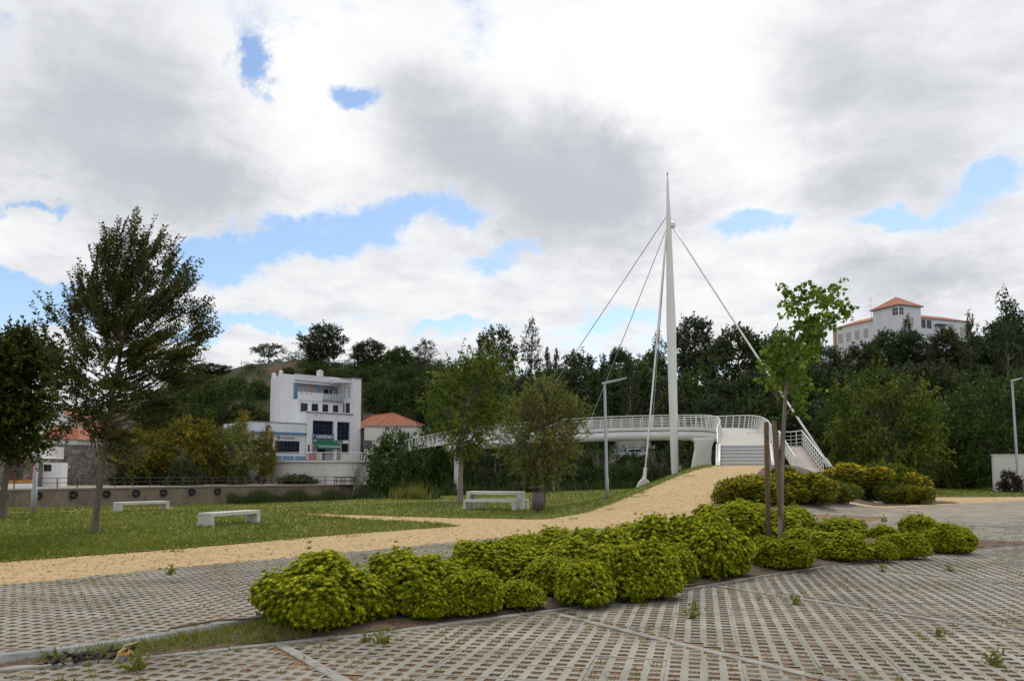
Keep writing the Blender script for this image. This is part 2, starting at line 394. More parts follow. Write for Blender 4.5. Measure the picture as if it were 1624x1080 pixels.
def tube_arrays(pts, rad, n=6):
    P = np.asarray([tuple(p) for p in pts], dtype=float)
    if np.isscalar(rad): rad = [rad] * len(P)
    T = np.gradient(P, axis=0); T /= np.linalg.norm(T, axis=1)[:, None] + 1e-9
    ref = np.array([0, 0, 1.0]) if abs(T[:, 2]).mean() < .8 else np.array([1.0, 0, 0])
    A = np.cross(T, ref); A /= np.linalg.norm(A, axis=1)[:, None] + 1e-9
    B = np.cross(T, A)
    ang = np.arange(n) * 2 * np.pi / n
    V = (P[:, None, :] + np.asarray(rad)[:, None, None] * (np.cos(ang)[None, :, None] * A[:, None, :] + np.sin(ang)[None, :, None] * B[:, None, :])).reshape(-1, 3)
    F = []
    for j in range(len(P) - 1):
        for i in range(n):
            F.append((j * n + i, j * n + (i + 1) % n, (j + 1) * n + (i + 1) % n, (j + 1) * n + i))
    return V.tolist(), F
def bez(a, b, c, n=7):
    a, b, c = map(np.asarray, (a, b, c)); t = np.linspace(0, 1, n)[:, None]
    return (1 - t) ** 2 * a + 2 * t * (1 - t) * b + t * t * c
def catmull(P, per=8):
    P = np.asarray(P, float); Q = np.vstack([2 * P[0] - P[1], P, 2 * P[-1] - P[-2]]); out = []
    for i in range(1, len(Q) - 2):
        for t in np.linspace(0, 1, per, endpoint=False):
            a, b, c, d = Q[i - 1], Q[i], Q[i + 1], Q[i + 2]
            out.append(.5 * (2 * b + (c - a) * t + (2 * a - 5 * b + 4 * c - d) * t * t + (3 * b - a - 3 * c + d) * t ** 3))
    out.append(P[-1]); return np.array(out)
def inside(poly, X, Y):
    X = np.asarray(X, float); Y = np.asarray(Y, float); r = np.zeros(X.shape, bool); n = len(poly)
    for i in range(n):
        x0, y0 = poly[i]; x1, y1 = poly[(i + 1) % n]
        if y0 == y1: continue
        c = ((y0 > Y) != (y1 > Y)) & (X < (x1 - x0) * (Y - y0) / (y1 - y0) + x0)
        r ^= c
    return r
def poly_nearest(poly, X, Y):
    best = np.full(X.shape, 1e18); bx = X.copy(); by = Y.copy(); n = len(poly)
    for i in range(n):
        x0, y0 = poly[i]; x1, y1 = poly[(i + 1) % n]; dx, dy = x1 - x0, y1 - y0
        t = np.clip(((X - x0) * dx + (Y - y0) * dy) / (dx * dx + dy * dy + 1e-12), 0, 1)
        qx, qy = x0 + t * dx, y0 + t * dy; d = (X - qx) ** 2 + (Y - qy) ** 2
        k = d < best; best[k] = d[k]; bx[k] = qx[k]; by[k] = qy[k]
    return bx, by, np.sqrt(best)
# ------------------------------------------------------------------ terrain
def sstep(t): t = np.clip(t, 0, 1); return t * t * (3 - 2 * t)
MA, MBn = np.array([4.6, 26.0]), np.array([13.65, 47.0])
MD = (MBn - MA) / np.linalg.norm(MBn - MA); ML = np.linalg.norm(MBn - MA); MR = np.array([MD[1], -MD[0]])
def mound(X, Y):
    s = ((X - MA[0]) * MD[0] + (Y - MA[1]) * MD[1]) / ML; d = (X - MA[0]) * MR[0] + (Y - MA[1]) * MR[1]
    up = 1.97 * (0.45 * np.clip(s, 0, 1) + .55 * sstep(s)) * (1 - sstep((s - 1.12) / .35))
    lat = np.where(d < 0, 1 - sstep((-d - 1.9) / 5.0), 1 - sstep((d - 2.2) / 5.2))
    return up * lat
def near_edge(X): return np.interp(X, [-120, -70, -30, -23, -13, -4.6, 4, 12, 22, 40, 120], [-10, 16, 31.8, 34.6, 39.2, 52.0, 65, 76, 81, 86, 86])
def far_edge(X): return np.interp(X, [-120, -70, -47.5, -36.2, -21.4, -17, -8, 4, 20, 60, 120], [10, 45, 80, 98, 107, 101, 94, 92, 93, 104, 108])
def hill_h(X): return np.interp(X, [-160, -106, -76, -67, -55, -43, -15, 11, 38, 64, 81, 103, 140, 200], [9, 12, 15, 20.5, 23.4, 24, 23.5, 19, 18.5, 23, 25.5, 25, 22, 14])
def ground(X, Y):
    X = np.asarray(X, float); Y = np.asarray(Y, float)
    z = mound(X, Y)
    ye, yf = near_edge(X), far_edge(X)
    z = z - 3.2 * sstep((Y - ye) / 4.0)
    d = Y - yf
    left = sstep((-15.5 - X) / 5.0)
    rs = np.interp(X, [-46, -42, -36, -22], [33, 31, 15, 8]); zl = np.where(d > 0, -.1 + 3.3 * sstep((d - rs) / 5.0), -3.2)
    zr = -3.2 + 4.9 * sstep(d / 9.0) + 1.6 * sstep((d - 8) / 8.0)
    zfar = left * zl + (1 - left) * zr
    z = np.where(d > 0, zfar, z)
    h = hill_h(X)
    t = sstep((Y - 122) / 42.0)
    bumps = 0.8 * np.sin(X * .21 + Y * .13) * np.sin(Y * .17 - X * .07) + .5 * np.sin(X * .55) * np.sin(Y * .47 + 1)
    z = np.where(Y > 118, z + (h - z) * t + bumps * sstep((Y - 118) / 10), z)
    z = np.where(Y > 175, z - (Y - 175) * .06, z)
    return z
def hit(px, py):
    r = ray(px, py); 
    for t in np.arange(5, 120, .1):
        if EYE + r.z * t < gz(r.x * t, r.y * t): break
    return Vector((r.x * t, r.y * t, EYE + r.z * t))
def gz(x, y): return float(ground(np.array([x]), np.array([y]))[0])

def grid_sheet(name, poly, dz, res, mat, wob=0.0, seed=0):
    xs = [p[0] for p in poly]; ys = [p[1] for p in poly]
    gx = np.arange(min(xs) - res, max(xs) + 2 * res, res); gy = np.arange(min(ys) - res, max(ys) + 2 * res, res)
    X, Y = np.meshgrid(gx, gy); ins = inside(poly, X, Y)
    nx = len(gx)
    c = ins[:-1, :-1] | ins[1:, :-1] | ins[:-1, 1:] | ins[1:, 1:]
    j, i = np.nonzero(c)
    F = np.stack([j * nx + i, j * nx + i + 1, (j + 1) * nx + i + 1, (j + 1) * nx + i], 1)
    Xf, Yf, If = X.ravel().copy(), Y.ravel().copy(), ins.ravel()
    out = ~If
    bx, by, _ = poly_nearest(poly, Xf[out], Yf[out]); Xf[out] = bx; Yf[out] = by
    if wob:
        Xf += wob * np.sin(Yf * 2.3 + seed) * np.sin(Xf * 1.7 + 2 * seed) + .5 * wob * np.sin(Yf * 6.1 + Xf * 4.7)
        Yf += wob * np.sin(Xf * 1.9 + seed) * np.sin(Yf * 1.3) + .5 * wob * np.sin(Xf * 5.3 - Yf * 5.9)
    Z = ground(Xf, Yf) + dz
    used = np.unique(F); mp = np.zeros(len(Xf), int); mp[used] = np.arange(len(used))
    me = fast_mesh(name, np.stack([Xf, Yf, Z], 1)[used], mp[F], smooth=True)
    return link(name, me, mat)

def build_terrain():
    xs = np.concatenate([np.linspace(-900, -130, 14), np.arange(-120, -50, 3.5), np.arange(-50, 50, 1.0), np.arange(50, 125, 3.5), np.linspace(135, 900, 14)])
    ys = np.concatenate([np.linspace(-60, -2, 8), np.arange(0, 125, 1.0), np.arange(125, 200, 2.5), np.linspace(205, 1200, 14)])
    X, Y = np.meshgrid(xs, ys); nx = len(xs)
    Z = ground(X, Y) - .03
    # sharp quay edge: rows just in front of the quay line are dropped by the height function itself
    j, i = np.meshgrid(np.arange(len(ys) - 1), np.arange(nx - 1), indexing='ij')
    F = np.stack([j * nx + i, j * nx + i + 1, (j + 1) * nx + i + 1, (j + 1) * nx + i], -1).reshape(-1, 4)
    me = fast_mesh('terrain', np.stack([X, Y, Z], -1).reshape(-1, 3), F, smooth=True)
    me.materials.append(M['ground']); me.materials.append(M['hill'])
    cy = Y[:-1, :-1].ravel()
    me.polygons.foreach_set('material_index', (cy > 118).astype(np.int32))
    o = link('terrain', me); struct(o)
    w = MB().add([(-130, -20, -2.2), (130, -20, -2.2), (130, 125, -2.2), (-130, 125, -2.2)], [(0, 1, 2, 3)]).build('river_water', M['water']); struct(w)
build_terrain()

SAND = [(-34, -6), (34, -6), (46, 60), (14, 48.4), (11, 48.4), (-34, 34)]
struct(grid_sheet('sand_path', SAND, .004, .5, M['sand']))
LAWN = [(-60, 2), (-30, 4), (-14, 11.2), (-11.5, 12.7), (-9.15, 14.2), (-6.8, 16.9), (-4.9, 19.8), (-3.2, 21.9), (-1.7, 23.5), (-2.6, 24.9), (-4.35, 26.0), (-6.6, 28.2), (-9.0, 30.8),
        (-7.5, 30.6), (-4.9, 29.2), (-1.8, 27.7), (1.0, 27.0), (2.7, 29.6), (5.0, 34.5), (7.6, 39.5), (9.9, 43.6), (11.7, 46.6), (12.0, 49.2), (15, 53), (15, 60), (21, 72),
        (20, 79), (12, 75), (4, 64), (-4.6, 51.5), (-13, 38.6), (-23, 34.1), (-30, 31.3), (-60, 18)]
struct(grid_sheet('lawn', LAWN, .025, .35, M['lawn'], .10, 1))
LAWN_R = [(21.5, 50.0), (30, 50.4), (46, 54), (50, 84), (22, 80), (20.5, 62)]
struct(grid_sheet('lawn_right', LAWN_R, .03, .8, M['lawn'], .15, 2))
SHRUBBED = [(9.0, 31.8), (12.5, 34.2), (17.5, 37.2), (23.2, 41.2), (23.0, 47), (20, 48.6), (15.6, 47.6), (12.6, 40.8)]
struct(grid_sheet('shrub_bed_soil', SHRUBBED, .035, .5, M['bed'], .12, 3))
# narrow worn track along the far side of the lawn
trk = catmull([(-30, 26), (-19.4, 30.4), (-16.3, 33.4), (-10.8, 36.8), (-6.3, 41), (-1, 46.5), (3, 51)], 10)
tv = []; 
for k, p in enumerate(trk):
    t = trk[min(k + 1, len(trk) - 1)] - trk[max(k - 1, 0)]; t = t / np.linalg.norm(t); nrm = np.array([-t[1], t[0]])
    wd = .22 + .12 * math.sin(k * .9) + .08 * math.sin(k * 2.3)
    for s in (-1, 1):
        q = p + nrm * s * wd; tv.append((q[0], q[1], gz(q[0], q[1]) + .04))
struct(MB().add(tv, [(2 * k, 2 * k + 1, 2 * k + 3, 2 * k + 2) for k in range(len(trk) - 1)]).build('worn_track', M['sand']))

# ------------------------------------------------------------------ parking of grass-grid pavers
PV = [(-17, -5), (-12.0, 5.0), (-7.14, 11.1), (-5.4, 13.35), (-2.74, 16.3), (1.5, 21.4), (7.3, 27.2), (8.9, 29.9), (13.2, 33.2), (18.5, 36.6), (29, 44.6), (50, 58), (50, -5)]
BED_F = [(-4.35, 6.28), (-2.9, 6.98), (-2.1, 7.4), (-.85, 8.2), (.42, 9.15), (2.5, 10.98), (5.1, 13.3), (7.4, 15.0), (9.8, 16.6), (11.5, 17.4)]
BED_B = [(11.5, 17.75), (9.3, 18.6), (7.2, 19.0), (5.2, 18.2), (2.6, 15.4), (-.4, 11.6), (-2.55, 8.55), (-3.4, 7.35), (-4.35, 6.6)]
BED = BED_F + BED_B
E1 = np.array([math.cos(LAT), -math.sin(LAT)]); E2 = np.array([math.sin(LAT), math.cos(LAT)])
BD_DIR = np.array([.56, -.83]); BD_DIR /= np.linalg.norm(BD_DIR)
def on_front(k):     # point of the bed's front edge where bay line k starts
    return {0: (-2.13, 7.4), 1: (.40, 9.1), 2: (2.77, 11.2), 3: (5.47, 13.6), 4: (8.2, 15.5), 5: (11.3, 17.3)}[k]
BAYS = [np.array(on_front(k)) for k in range(6)]
def bay_dist(X, Y):
    d = np.full(np.shape(X), 9.0)
    for p in BAYS:
        t = (X - p[0]) * BD_DIR[0] + (Y - p[1]) * BD_DIR[1]
        c = np.abs((X - p[0]) * BD_DIR[1] - (Y - p[1]) * BD_DIR[0])
        d = np.where((t > -.05), np.minimum(d, c), d)
    return d
struct(grid_sheet('paving_bedding', PV, .025, .6, M['soil']))
park = thing('parking_paving', 'grey concrete grass-grid paving of the car park', 'paving', (0, 0, 0)); struct(park); del park['category']
PZ = .034
def cell_arrays(cx, cy, walls=True):
    """openings lattice: each cell is a square concrete ring round an opening"""
    h = PITCHM / 2; k = HOLE / 2; n = len(cx)
    loc = [(-h, -h), (h, -h), (h, h), (-h, h), (-k, -k), (k, -k), (k, k), (-k, k)]
    V = []
    for (a, b) in loc:
        V.append(np.stack([cx + a * E1[0] + b * E2[0], cy + a * E1[1] + b * E2[1], np.full(n, PZ)], 1))
    F0 = [(0, 1, 5, 4), (1, 2, 6, 5), (2, 3, 7, 6), (3, 0, 4, 7)]
    if walls:
        for (a, b) in loc[4:]:
            V.append(np.stack([cx + a * E1[0] + b * E2[0], cy + a * E1[1] + b * E2[1], np.full(n, .004)], 1))
        F0 += [(4, 5, 9, 8), (5, 6, 10, 9), (6, 7, 11, 10), (7, 4, 8, 11)]
    m = len(V); V = np.stack(V, 1).reshape(-1, 3)
    F = (np.array(F0)[None] + (np.arange(n) * m)[:, None, None]).reshape(-1, 4)
    return V, F
def build_pavers():
    rng = np.random.default_rng(5)
    # lattice indices covering the near part
    I, J = np.meshgrid(np.arange(-190, 230), np.arange(10, 215), indexing='ij')
    cx = (I + .5) * PITCHM * E1[0] + (J + .5) * PITCHM * E2[0]; cy = (I + .5) * PITCHM * E1[1] + (J + .5) * PITCHM * E2[1]
    _, _, db = poly_nearest(BED, cx.ravel(), cy.ravel()); db = db.reshape(cx.shape)
    view = (cy > 4.8) & (np.abs(cx) < cy * .66 + 1.5) & (cy < 27.5)
    ok = inside(PV, cx, cy) & ~inside(BED, cx, cy) & (db > .09) & (bay_dist(cx, cy) > .10) & view
    # whole pavers are 4 x 3 openings
    pav = []
    for bi in range(0, I.shape[0] - 4, 4):
        for bj in range(0, I.shape[1] - 3, 3):
            if ok[bi:bi + 4, bj:bj + 3].all():
                pav.append((bi, bj, cy[bi:bi + 4, bj:bj + 3].mean(), cx[bi:bi + 4, bj:bj + 3].mean()))
    pav = [p for p in pav if abs(p[3]) < p[2] * .64 + .2 and p[2] > 5.7]
    pav.sort(key=lambda p: p[2]); pav = pav[:300]
    # one paver mesh: centre at origin, lattice axes along x, y
    V, F = [], []
    h, k = PITCHM / 2, HOLE / 2
    mb = MB(); gap = .0014
    xs = []; 
    for a in range(4):
        for b in range(3):
            x, y = (a - 1.5) * PITCHM, (b - 1) * PITCHM
            x0 = x - h + (gap if a == 0 else 0); x1 = x + h - (gap if a == 3 else 0); y0 = y - h + (gap if b == 0 else 0); y1 = y + h - (gap if b == 2 else 0)
            kk = k - .004
            v = [(x0, y0, 0), (x1, y0, 0), (x1, y1, 0), (x0, y1, 0), (x - kk, y - kk, 0), (x + kk, y - kk, 0), (x + kk, y + kk, 0), (x - kk, y + kk, 0)]
            v += [(x - k, y - k, -.006), (x + k, y - k, -.006), (x + k, y + k, -.006), (x - k, y + k, -.006)]
            v += [(p[0], p[1], -.03) for p in v[8:12]]
            f = [(0, 1, 5, 4), (1, 2, 6, 5), (2, 3, 7, 6), (3, 0, 4, 7)] + [(4 + q, 4 + (q + 1) % 4, 8 + (q + 1) % 4, 8 + q) for q in range(4)] + [(8 + q, 8 + (q + 1) % 4, 12 + (q + 1) % 4, 12 + q) for q in range(4)]
            mb.add(v, f)
    X0, Y0 = 2 * PITCHM - gap, 1.5 * PITCHM - gap
    mb.add([(-X0, -Y0, 0), (X0, -Y0, 0), (X0, Y0, 0), (-X0, Y0, 0), (-X0, -Y0, -.03), (X0, -Y0, -.03), (X0, Y0, -.03), (-X0, Y0, -.03)], [(1, 0, 4, 5), (2, 1, 5, 6), (3, 2, 6, 7), (0, 3, 7, 4)])
    me = bpy.data.meshes.new('paver'); me.from_pydata(mb.V, [], mb.F); me.materials.append(M['concrete'])
    for (bi, bj, yy, xx) in pav:
        o = bpy.data.objects.new('paver', me); COL.objects.link(o); o.parent = park
        o.location = (xx, yy, PZ + rng.uniform(-.004, .004)); o.rotation_euler = (rng.uniform(-.011, .011), rng.uniform(-.011, .011), -LAT + rng.uniform(-.006, .006))
        ok[bi:bi + 4, bj:bj + 3] = False
    nearm = ok
    V, F = cell_arrays(cx[nearm], cy[nearm], True)
    o = link('paver_grid', fast_mesh('paver_grid', V, F), M['concrete'], park); stuff(o)
    # beyond about 19 m the openings are under a pixel high
    poly = [p for p in PV if p[1] > 19.4]
    farpoly = [(7.5, 27.45)] + [p for p in PV if p[1] > 27.4] + [(50, 27.45)]
    o = grid_sheet('far_paving', farpoly, PZ, .6, M['lattice_far']); o.parent = park
    # concrete strips between the bays
    for p in BAYS:
        a = p + BD_DIR * .06; b = p + BD_DIR * 12; n = np.array([-BD_DIR[1], BD_DIR[0]]) * .052
        seg = 14
        for s in range(seg):
            q0 = a + (b - a) * s / seg; q1 = a + (b - a) * (s + 1) / seg - BD_DIR * .006
            if q0[1] < 4.5: continue
            MB().slab([tuple(q0 - n), tuple(q0 + n), tuple(q1 + n), tuple(q1 - n)], .0, PZ + .006 + rng.uniform(-.003, .003)).build('bay_strip', M['kerb'], park, bevel=.006)
    return cx, cy
CELLX, CELLY = build_pavers()

def poly_inset_sheet():
    o = grid_sheet('planting_bed_soil', BED, .045, .22, M['bed'], .02, 4); struct(o)
    me = o.data; n = len(me.vertices); co = np.empty(n * 3, np.float32); me.vertices.foreach_get('co', co); co = co.reshape(-1, 3)
    _, _, d = poly_nearest(BED, co[:, 0].astype(float), co[:, 1].astype(float))
    rng = np.random.default_rng(2); co[:, 2] += sstep(d / 1.0) * .10 + rng.uniform(0, .02, n)
    me.vertices.foreach_set('co', co.ravel()); me.update()
poly_inset_sheet()
def strip(name, pts, w, h0, h1, mat, rnd=0.0, seglen=1.0, wav=0.0):
    """a row of kerb stones along pts, one object each under one kerb"""
    k = thing(name, '', 'kerb'); P = catmull(pts, 12); d = np.r_[0, np.cumsum(np.linalg.norm(np.diff(P, axis=0), axis=1))]
    n = max(1, int(d[-1] / seglen)); rng = np.random.default_rng(len(pts))
    for i in range(n):
        s = np.linspace(d[-1] * i / n + .004, d[-1] * (i + 1) / n - .004, 4)
        x = np.interp(s, d, P[:, 0]); y = np.interp(s, d, P[:, 1]); t = np.stack([np.gradient(x), np.gradient(y)], 1); t /= np.linalg.norm(t, axis=1)[:, None]
        nn = np.stack([-t[:, 1], t[:, 0]], 1) * w / 2
        hh = h1 + rng.uniform(-.004, .004)
        prof = [(-1, h0), (-1, hh - rnd), (-.6, hh), (.6, hh), (1, hh - rnd), (1, h0)] if rnd else [(-1, h0), (-1, hh - .008), (-.85, hh), (.85, hh), (1, hh - .008), (1, h0)]
        V = []; F = []; m = len(prof)
        for q in range(4):
            for (a, z) in prof: V.append((x[q] + nn[q, 0] * a, y[q] + nn[q, 1] * a, z))
        for q in range(3):
            for c in range(m - 1): F.append((q * m + c, q * m + c + 1, (q + 1) * m + c + 1, (q + 1) * m + c))
        F += [tuple(range(m - 1, -1, -1)), tuple(3 * m + c for c in range(m))]
        MB().add(V, F).build('kerb_stone', mat, k)
    return k
k = strip('bed_edging', BED_F, .10, 0, .050, M['kerb']); k['label'] = 'flush pale concrete edging along the near side of the shrub bed'
k = strip('raised_kerb', [(-9.5, 4.2), (-6.5, 5.55)] + BED_B[::-1][:6], .17, 0, .105, M['kerbblue'], .05, 1.0); k['label'] = 'raised rounded grey kerb along the far left side of the shrub bed'
k = strip('bed_edging', [(5.2, 18.25), (7.2, 19.05), (9.3, 18.65), (11.5, 17.75)], .10, 0, .055, M['kerb']); k['label'] = 'pale concrete edging at the far right end of the shrub bed'

# ------------------------------------------------------------------ leaves
def unit(a): return a / (np.linalg.norm(a, axis=-1, keepdims=True) + 1e-9)
def leaf_arrays(P, D, Nn, L, W, tint, mid=.5):
    S = unit(np.cross(D, Nn)); L = L[:, None]; W = W[:, None]
    up = unit(np.cross(S, D)) * W * .18
    V = np.stack([P, P + D * L * mid + S * W * .5 + up, P + D * L, P + D * L * mid - S * W * .5 + up], 1).reshape(-1, 3)
    F = np.arange(len(P) * 4).reshape(-1, 4)
    return V, F, np.repeat(tint, 4)
def join(arrs):
    Vs, Fs, Ts = [], [], []; n = 0
    for V, F, T in arrs:
        Vs.append(V); Fs.append(F + n); Ts.append(T); n += len(V)
    return np.vstack(Vs), np.vstack(Fs), np.concatenate(Ts)
def blades(P, h, w, tint, rng, lean=.35, up=None):
    n = len(P); a = rng.uniform(0, 2 * np.pi, n)
    S = np.stack([np.cos(a), np.sin(a), np.zeros(n)], 1) * (w / 2)[:, None]
    tip = P + np.stack([rng.normal(0, lean, n) * h, rng.normal(0, lean, n) * h, h], 1)
    V = np.stack([P - S, P + S, tip], 1).reshape(-1, 3)
    return V, np.arange(3 * n).reshape(-1, 3), np.repeat(tint, 3)

def bed_bush(name, seed, rad=.62, hgt=.62, lobes=11, nros=900):
    """dwarf evergreen shrub: lumpy dome of leaf rosettes, paler at the shoot tips"""
    rng = np.random.default_rng(seed)
    C = [np.array([0, 0, hgt * .36])]; R = [min(rad, hgt) * .62]
    for i in range(lobes):
        a = 2 * np.pi * i / lobes + rng.uniform(-.3, .3); r = rad * rng.uniform(.40, .72); z = hgt * (rng.uniform(.0, .25) if i % 2 else rng.uniform(.25, .58))
        C.append(np.array([r * math.cos(a), r * math.sin(a), z])); R.append(rad * rng.uniform(.28, .42))
    for i in range(4):
        C.append(np.array([rng.normal(0, rad * .28), rng.normal(0, rad * .28), hgt * rng.uniform(.62, .78)])); R.append(rad * rng.uniform(.2, .34))
    C = np.array(C); R = np.array(R)
    P = np.empty((0, 3)); O = np.empty((0, 3))
    while len(P) < nros:
        k = rng.choice(len(R), 4000, p=R ** 2 / (R ** 2).sum()); d = unit(rng.normal(0, 1, (4000, 3)))
        p = C[k] + d * (R[k] * rng.uniform(.90, 1.06, 4000))[:, None]
        dist = np.linalg.norm(p[:, None] - C[None], axis=2) / R[None]
        good = (dist.min(1) > .86) & (p[:, 2] > .03)
        P = np.vstack([P, p[good]]); O = np.vstack([O, d[good]])
    P = P[:nros]; O = unit(O[:nros] + np.array([0, 0, .8])); P = P + O * rng.gamma(1.1, .02, nros)[:, None]
    arr = []
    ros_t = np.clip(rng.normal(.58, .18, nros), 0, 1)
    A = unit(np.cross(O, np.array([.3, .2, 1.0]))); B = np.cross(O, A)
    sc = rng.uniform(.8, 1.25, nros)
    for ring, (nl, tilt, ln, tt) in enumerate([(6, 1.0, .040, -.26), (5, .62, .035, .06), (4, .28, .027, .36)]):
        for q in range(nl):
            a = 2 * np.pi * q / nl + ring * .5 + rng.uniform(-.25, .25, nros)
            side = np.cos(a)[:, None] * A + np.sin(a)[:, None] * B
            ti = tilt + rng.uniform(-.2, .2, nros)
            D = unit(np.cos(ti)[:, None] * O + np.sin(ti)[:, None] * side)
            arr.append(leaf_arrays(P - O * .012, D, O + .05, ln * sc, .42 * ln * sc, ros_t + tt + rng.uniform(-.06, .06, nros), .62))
    # older leaves inside
    n2 = int(nros * 1.0)
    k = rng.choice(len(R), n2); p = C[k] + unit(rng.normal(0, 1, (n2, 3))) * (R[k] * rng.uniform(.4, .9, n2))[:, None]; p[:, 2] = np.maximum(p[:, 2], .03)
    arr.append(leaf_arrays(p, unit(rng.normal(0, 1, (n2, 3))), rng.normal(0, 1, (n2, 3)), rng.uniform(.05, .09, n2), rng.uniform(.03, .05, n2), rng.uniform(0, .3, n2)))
    V, F, T = join(arr)
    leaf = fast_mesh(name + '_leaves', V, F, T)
    mb = MB()
    for i in range(len(R)):
        e = C[i]; mb.tube(bez((rng.normal(0, .05), rng.normal(0, .05), -.03), (e[0] * .4, e[1] * .4, e[2] * .5), e, 5), np.linspace(.014, .005, 5), 4, False)
    root = thing('evergreen_shrub', 'x', 'shrub')
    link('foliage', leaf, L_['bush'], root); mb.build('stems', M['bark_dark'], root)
    return root
BUSH = [bed_bush('bush%d' % i, 11 + i, r, h, lo, n) for i, (r, h, lo, n) in enumerate([(.60, .70, 15, 5200), (.52, .60, 13, 4000), (.70, .62, 17, 5200), (.42, .42, 10, 2400)])]
BUSH_DIM = [(.60, .70), (.52, .60), (.70, .62), (.42, .42)]
bush_used = set()
# photo x of the middle, photo y of the foot, width and height in photo pixels, variant, label
BUSHES = [
 (508, 1003, 200, 112, 0, 'largest rounded yellow-green shrub at the near left tip of the planting bed'),
 (640, 978, 145, 92, 1, 'yellow-green shrub second from the near left tip of the bed'),
 (590, 985, 90, 55, 3, 'low shrub wedged between the two leftmost rounded shrubs'),
 (742, 978, 120, 62, 2, 'low yellowish shrub third along the near edge of the bed'),
 (826, 968, 66, 38, 3, 'small dark low shrub at the near edge beside the yellowish third shrub'),
 (800, 934, 150, 66, 2, 'broad shrub in the middle of the bed behind the yellowish third shrub'),
 (930, 963, 96, 62, 3, 'small domed shrub standing forward at the near edge, before the widest shrub'),
 (925, 935, 160, 82, 2, 'wide yellow-green shrub behind the small domed forward shrub'),
 (1012, 952, 120, 85, 1, 'dome shrub right of the small forward one, by the bare soil'),
 (845, 900, 80, 44, 3, 'small shrub peeping over the back of the bed left of the widest shrubs'),
 (1100, 922, 180, 92, 2, 'broad dome shrub at the middle of the bed left of the stakes'),
 (1160, 918, 70, 62, 3, 'dark green small shrub at the right foot of the broad middle dome'),
 (1030, 875, 110, 40, 3, 'small dark shrub on the far side left of the broad middle dome'),
 (1190, 868, 170, 62, 2, 'sprawling shrub around the foot of the two stakes'),
 (1270, 858, 80, 48, 3, 'dark rounded shrub just right of the staked young tree on the far side'),
 (1185, 828, 90, 26, 3, 'low shrub on the far rim of the bed behind the stakes'),
 (1246, 906, 122, 42, 2, 'low broad shrub on the near side below the staked young tree'),
 (1285, 882, 84, 36, 3, 'yellowish low shrub right of the staked young tree'),
 (1343, 893, 110, 44, 1, 'loose yellow-green shrub midway between the stakes and the right tip'),
 (1345, 860, 90, 32, 3, 'small shrub at the back midway between the stakes and the right tip'),
 (1410, 893, 46, 28, 3, 'smallest round shrub at the near edge toward the right tip'),
 (1444, 888, 78, 38, 1, 'rounded shrub second from the right tip of the bed'),
 (1470, 856, 70, 34, 3, 'upright dark shrub at the back near the right tip'),
 (1516, 880, 84, 46, 0, 'dark dense shrub at the far right tip of the bed'),
 (690, 985, 80, 50, 3, 'low shrub in front of the second and third shrubs from the left tip'),
 (880, 950, 90, 56, 3, 'low shrub left of the small domed forward shrub'),
 (1060, 935, 90, 60, 3, 'low shrub joining the dome by bare soil to the broad middle dome'),
 (735, 940, 100, 44, 3, 'low shrub at the back between second and third shrubs'),
 (975, 890, 100, 40, 3, 'low shrub along the far side behind the widest shrub'),
 (1130, 868, 110, 44, 3, 'low shrub on the far side between middle dome and stakes'),
 (1412, 862, 50, 24, 3, 'tiny shrub at the back left of the upright dark one'),
]
for i, (x, y, w, h, v, lab) in enumerate(BUSHES):
    p = onz(x, y, .06); k = F_PX / p.y
    rad, hg = BUSH_DIM[v]; sx = (1.14 if x < 1100 else 1.0) * (w / k) / (2 * rad * 1.02); sz = .93 * (h / k) / (hg * 1.02); p.y += rad * sx * .78; p.x *= p.y / (p.y - rad * sx * .78)
    rz = (i * 2.39) % 6.28
    if x > 1050: p.y += .22
    sz *= p.y / (p.y - rad * sx * .78)
    if v not in bush_used:
        o = BUSH[v]; bush_used.add(v); o.location = (p.x, p.y, .08); o.rotation_euler = (0, 0, rz); o.scale = (sx, sx, sz); o['label'] = lab; o['group'] = 'evergreen shrubs of the planting bed'
    else: dup(BUSH[v], (p.x, p.y, .08), rz, (sx, sx, sz), lab, 'evergreen shrubs of the planting bed')

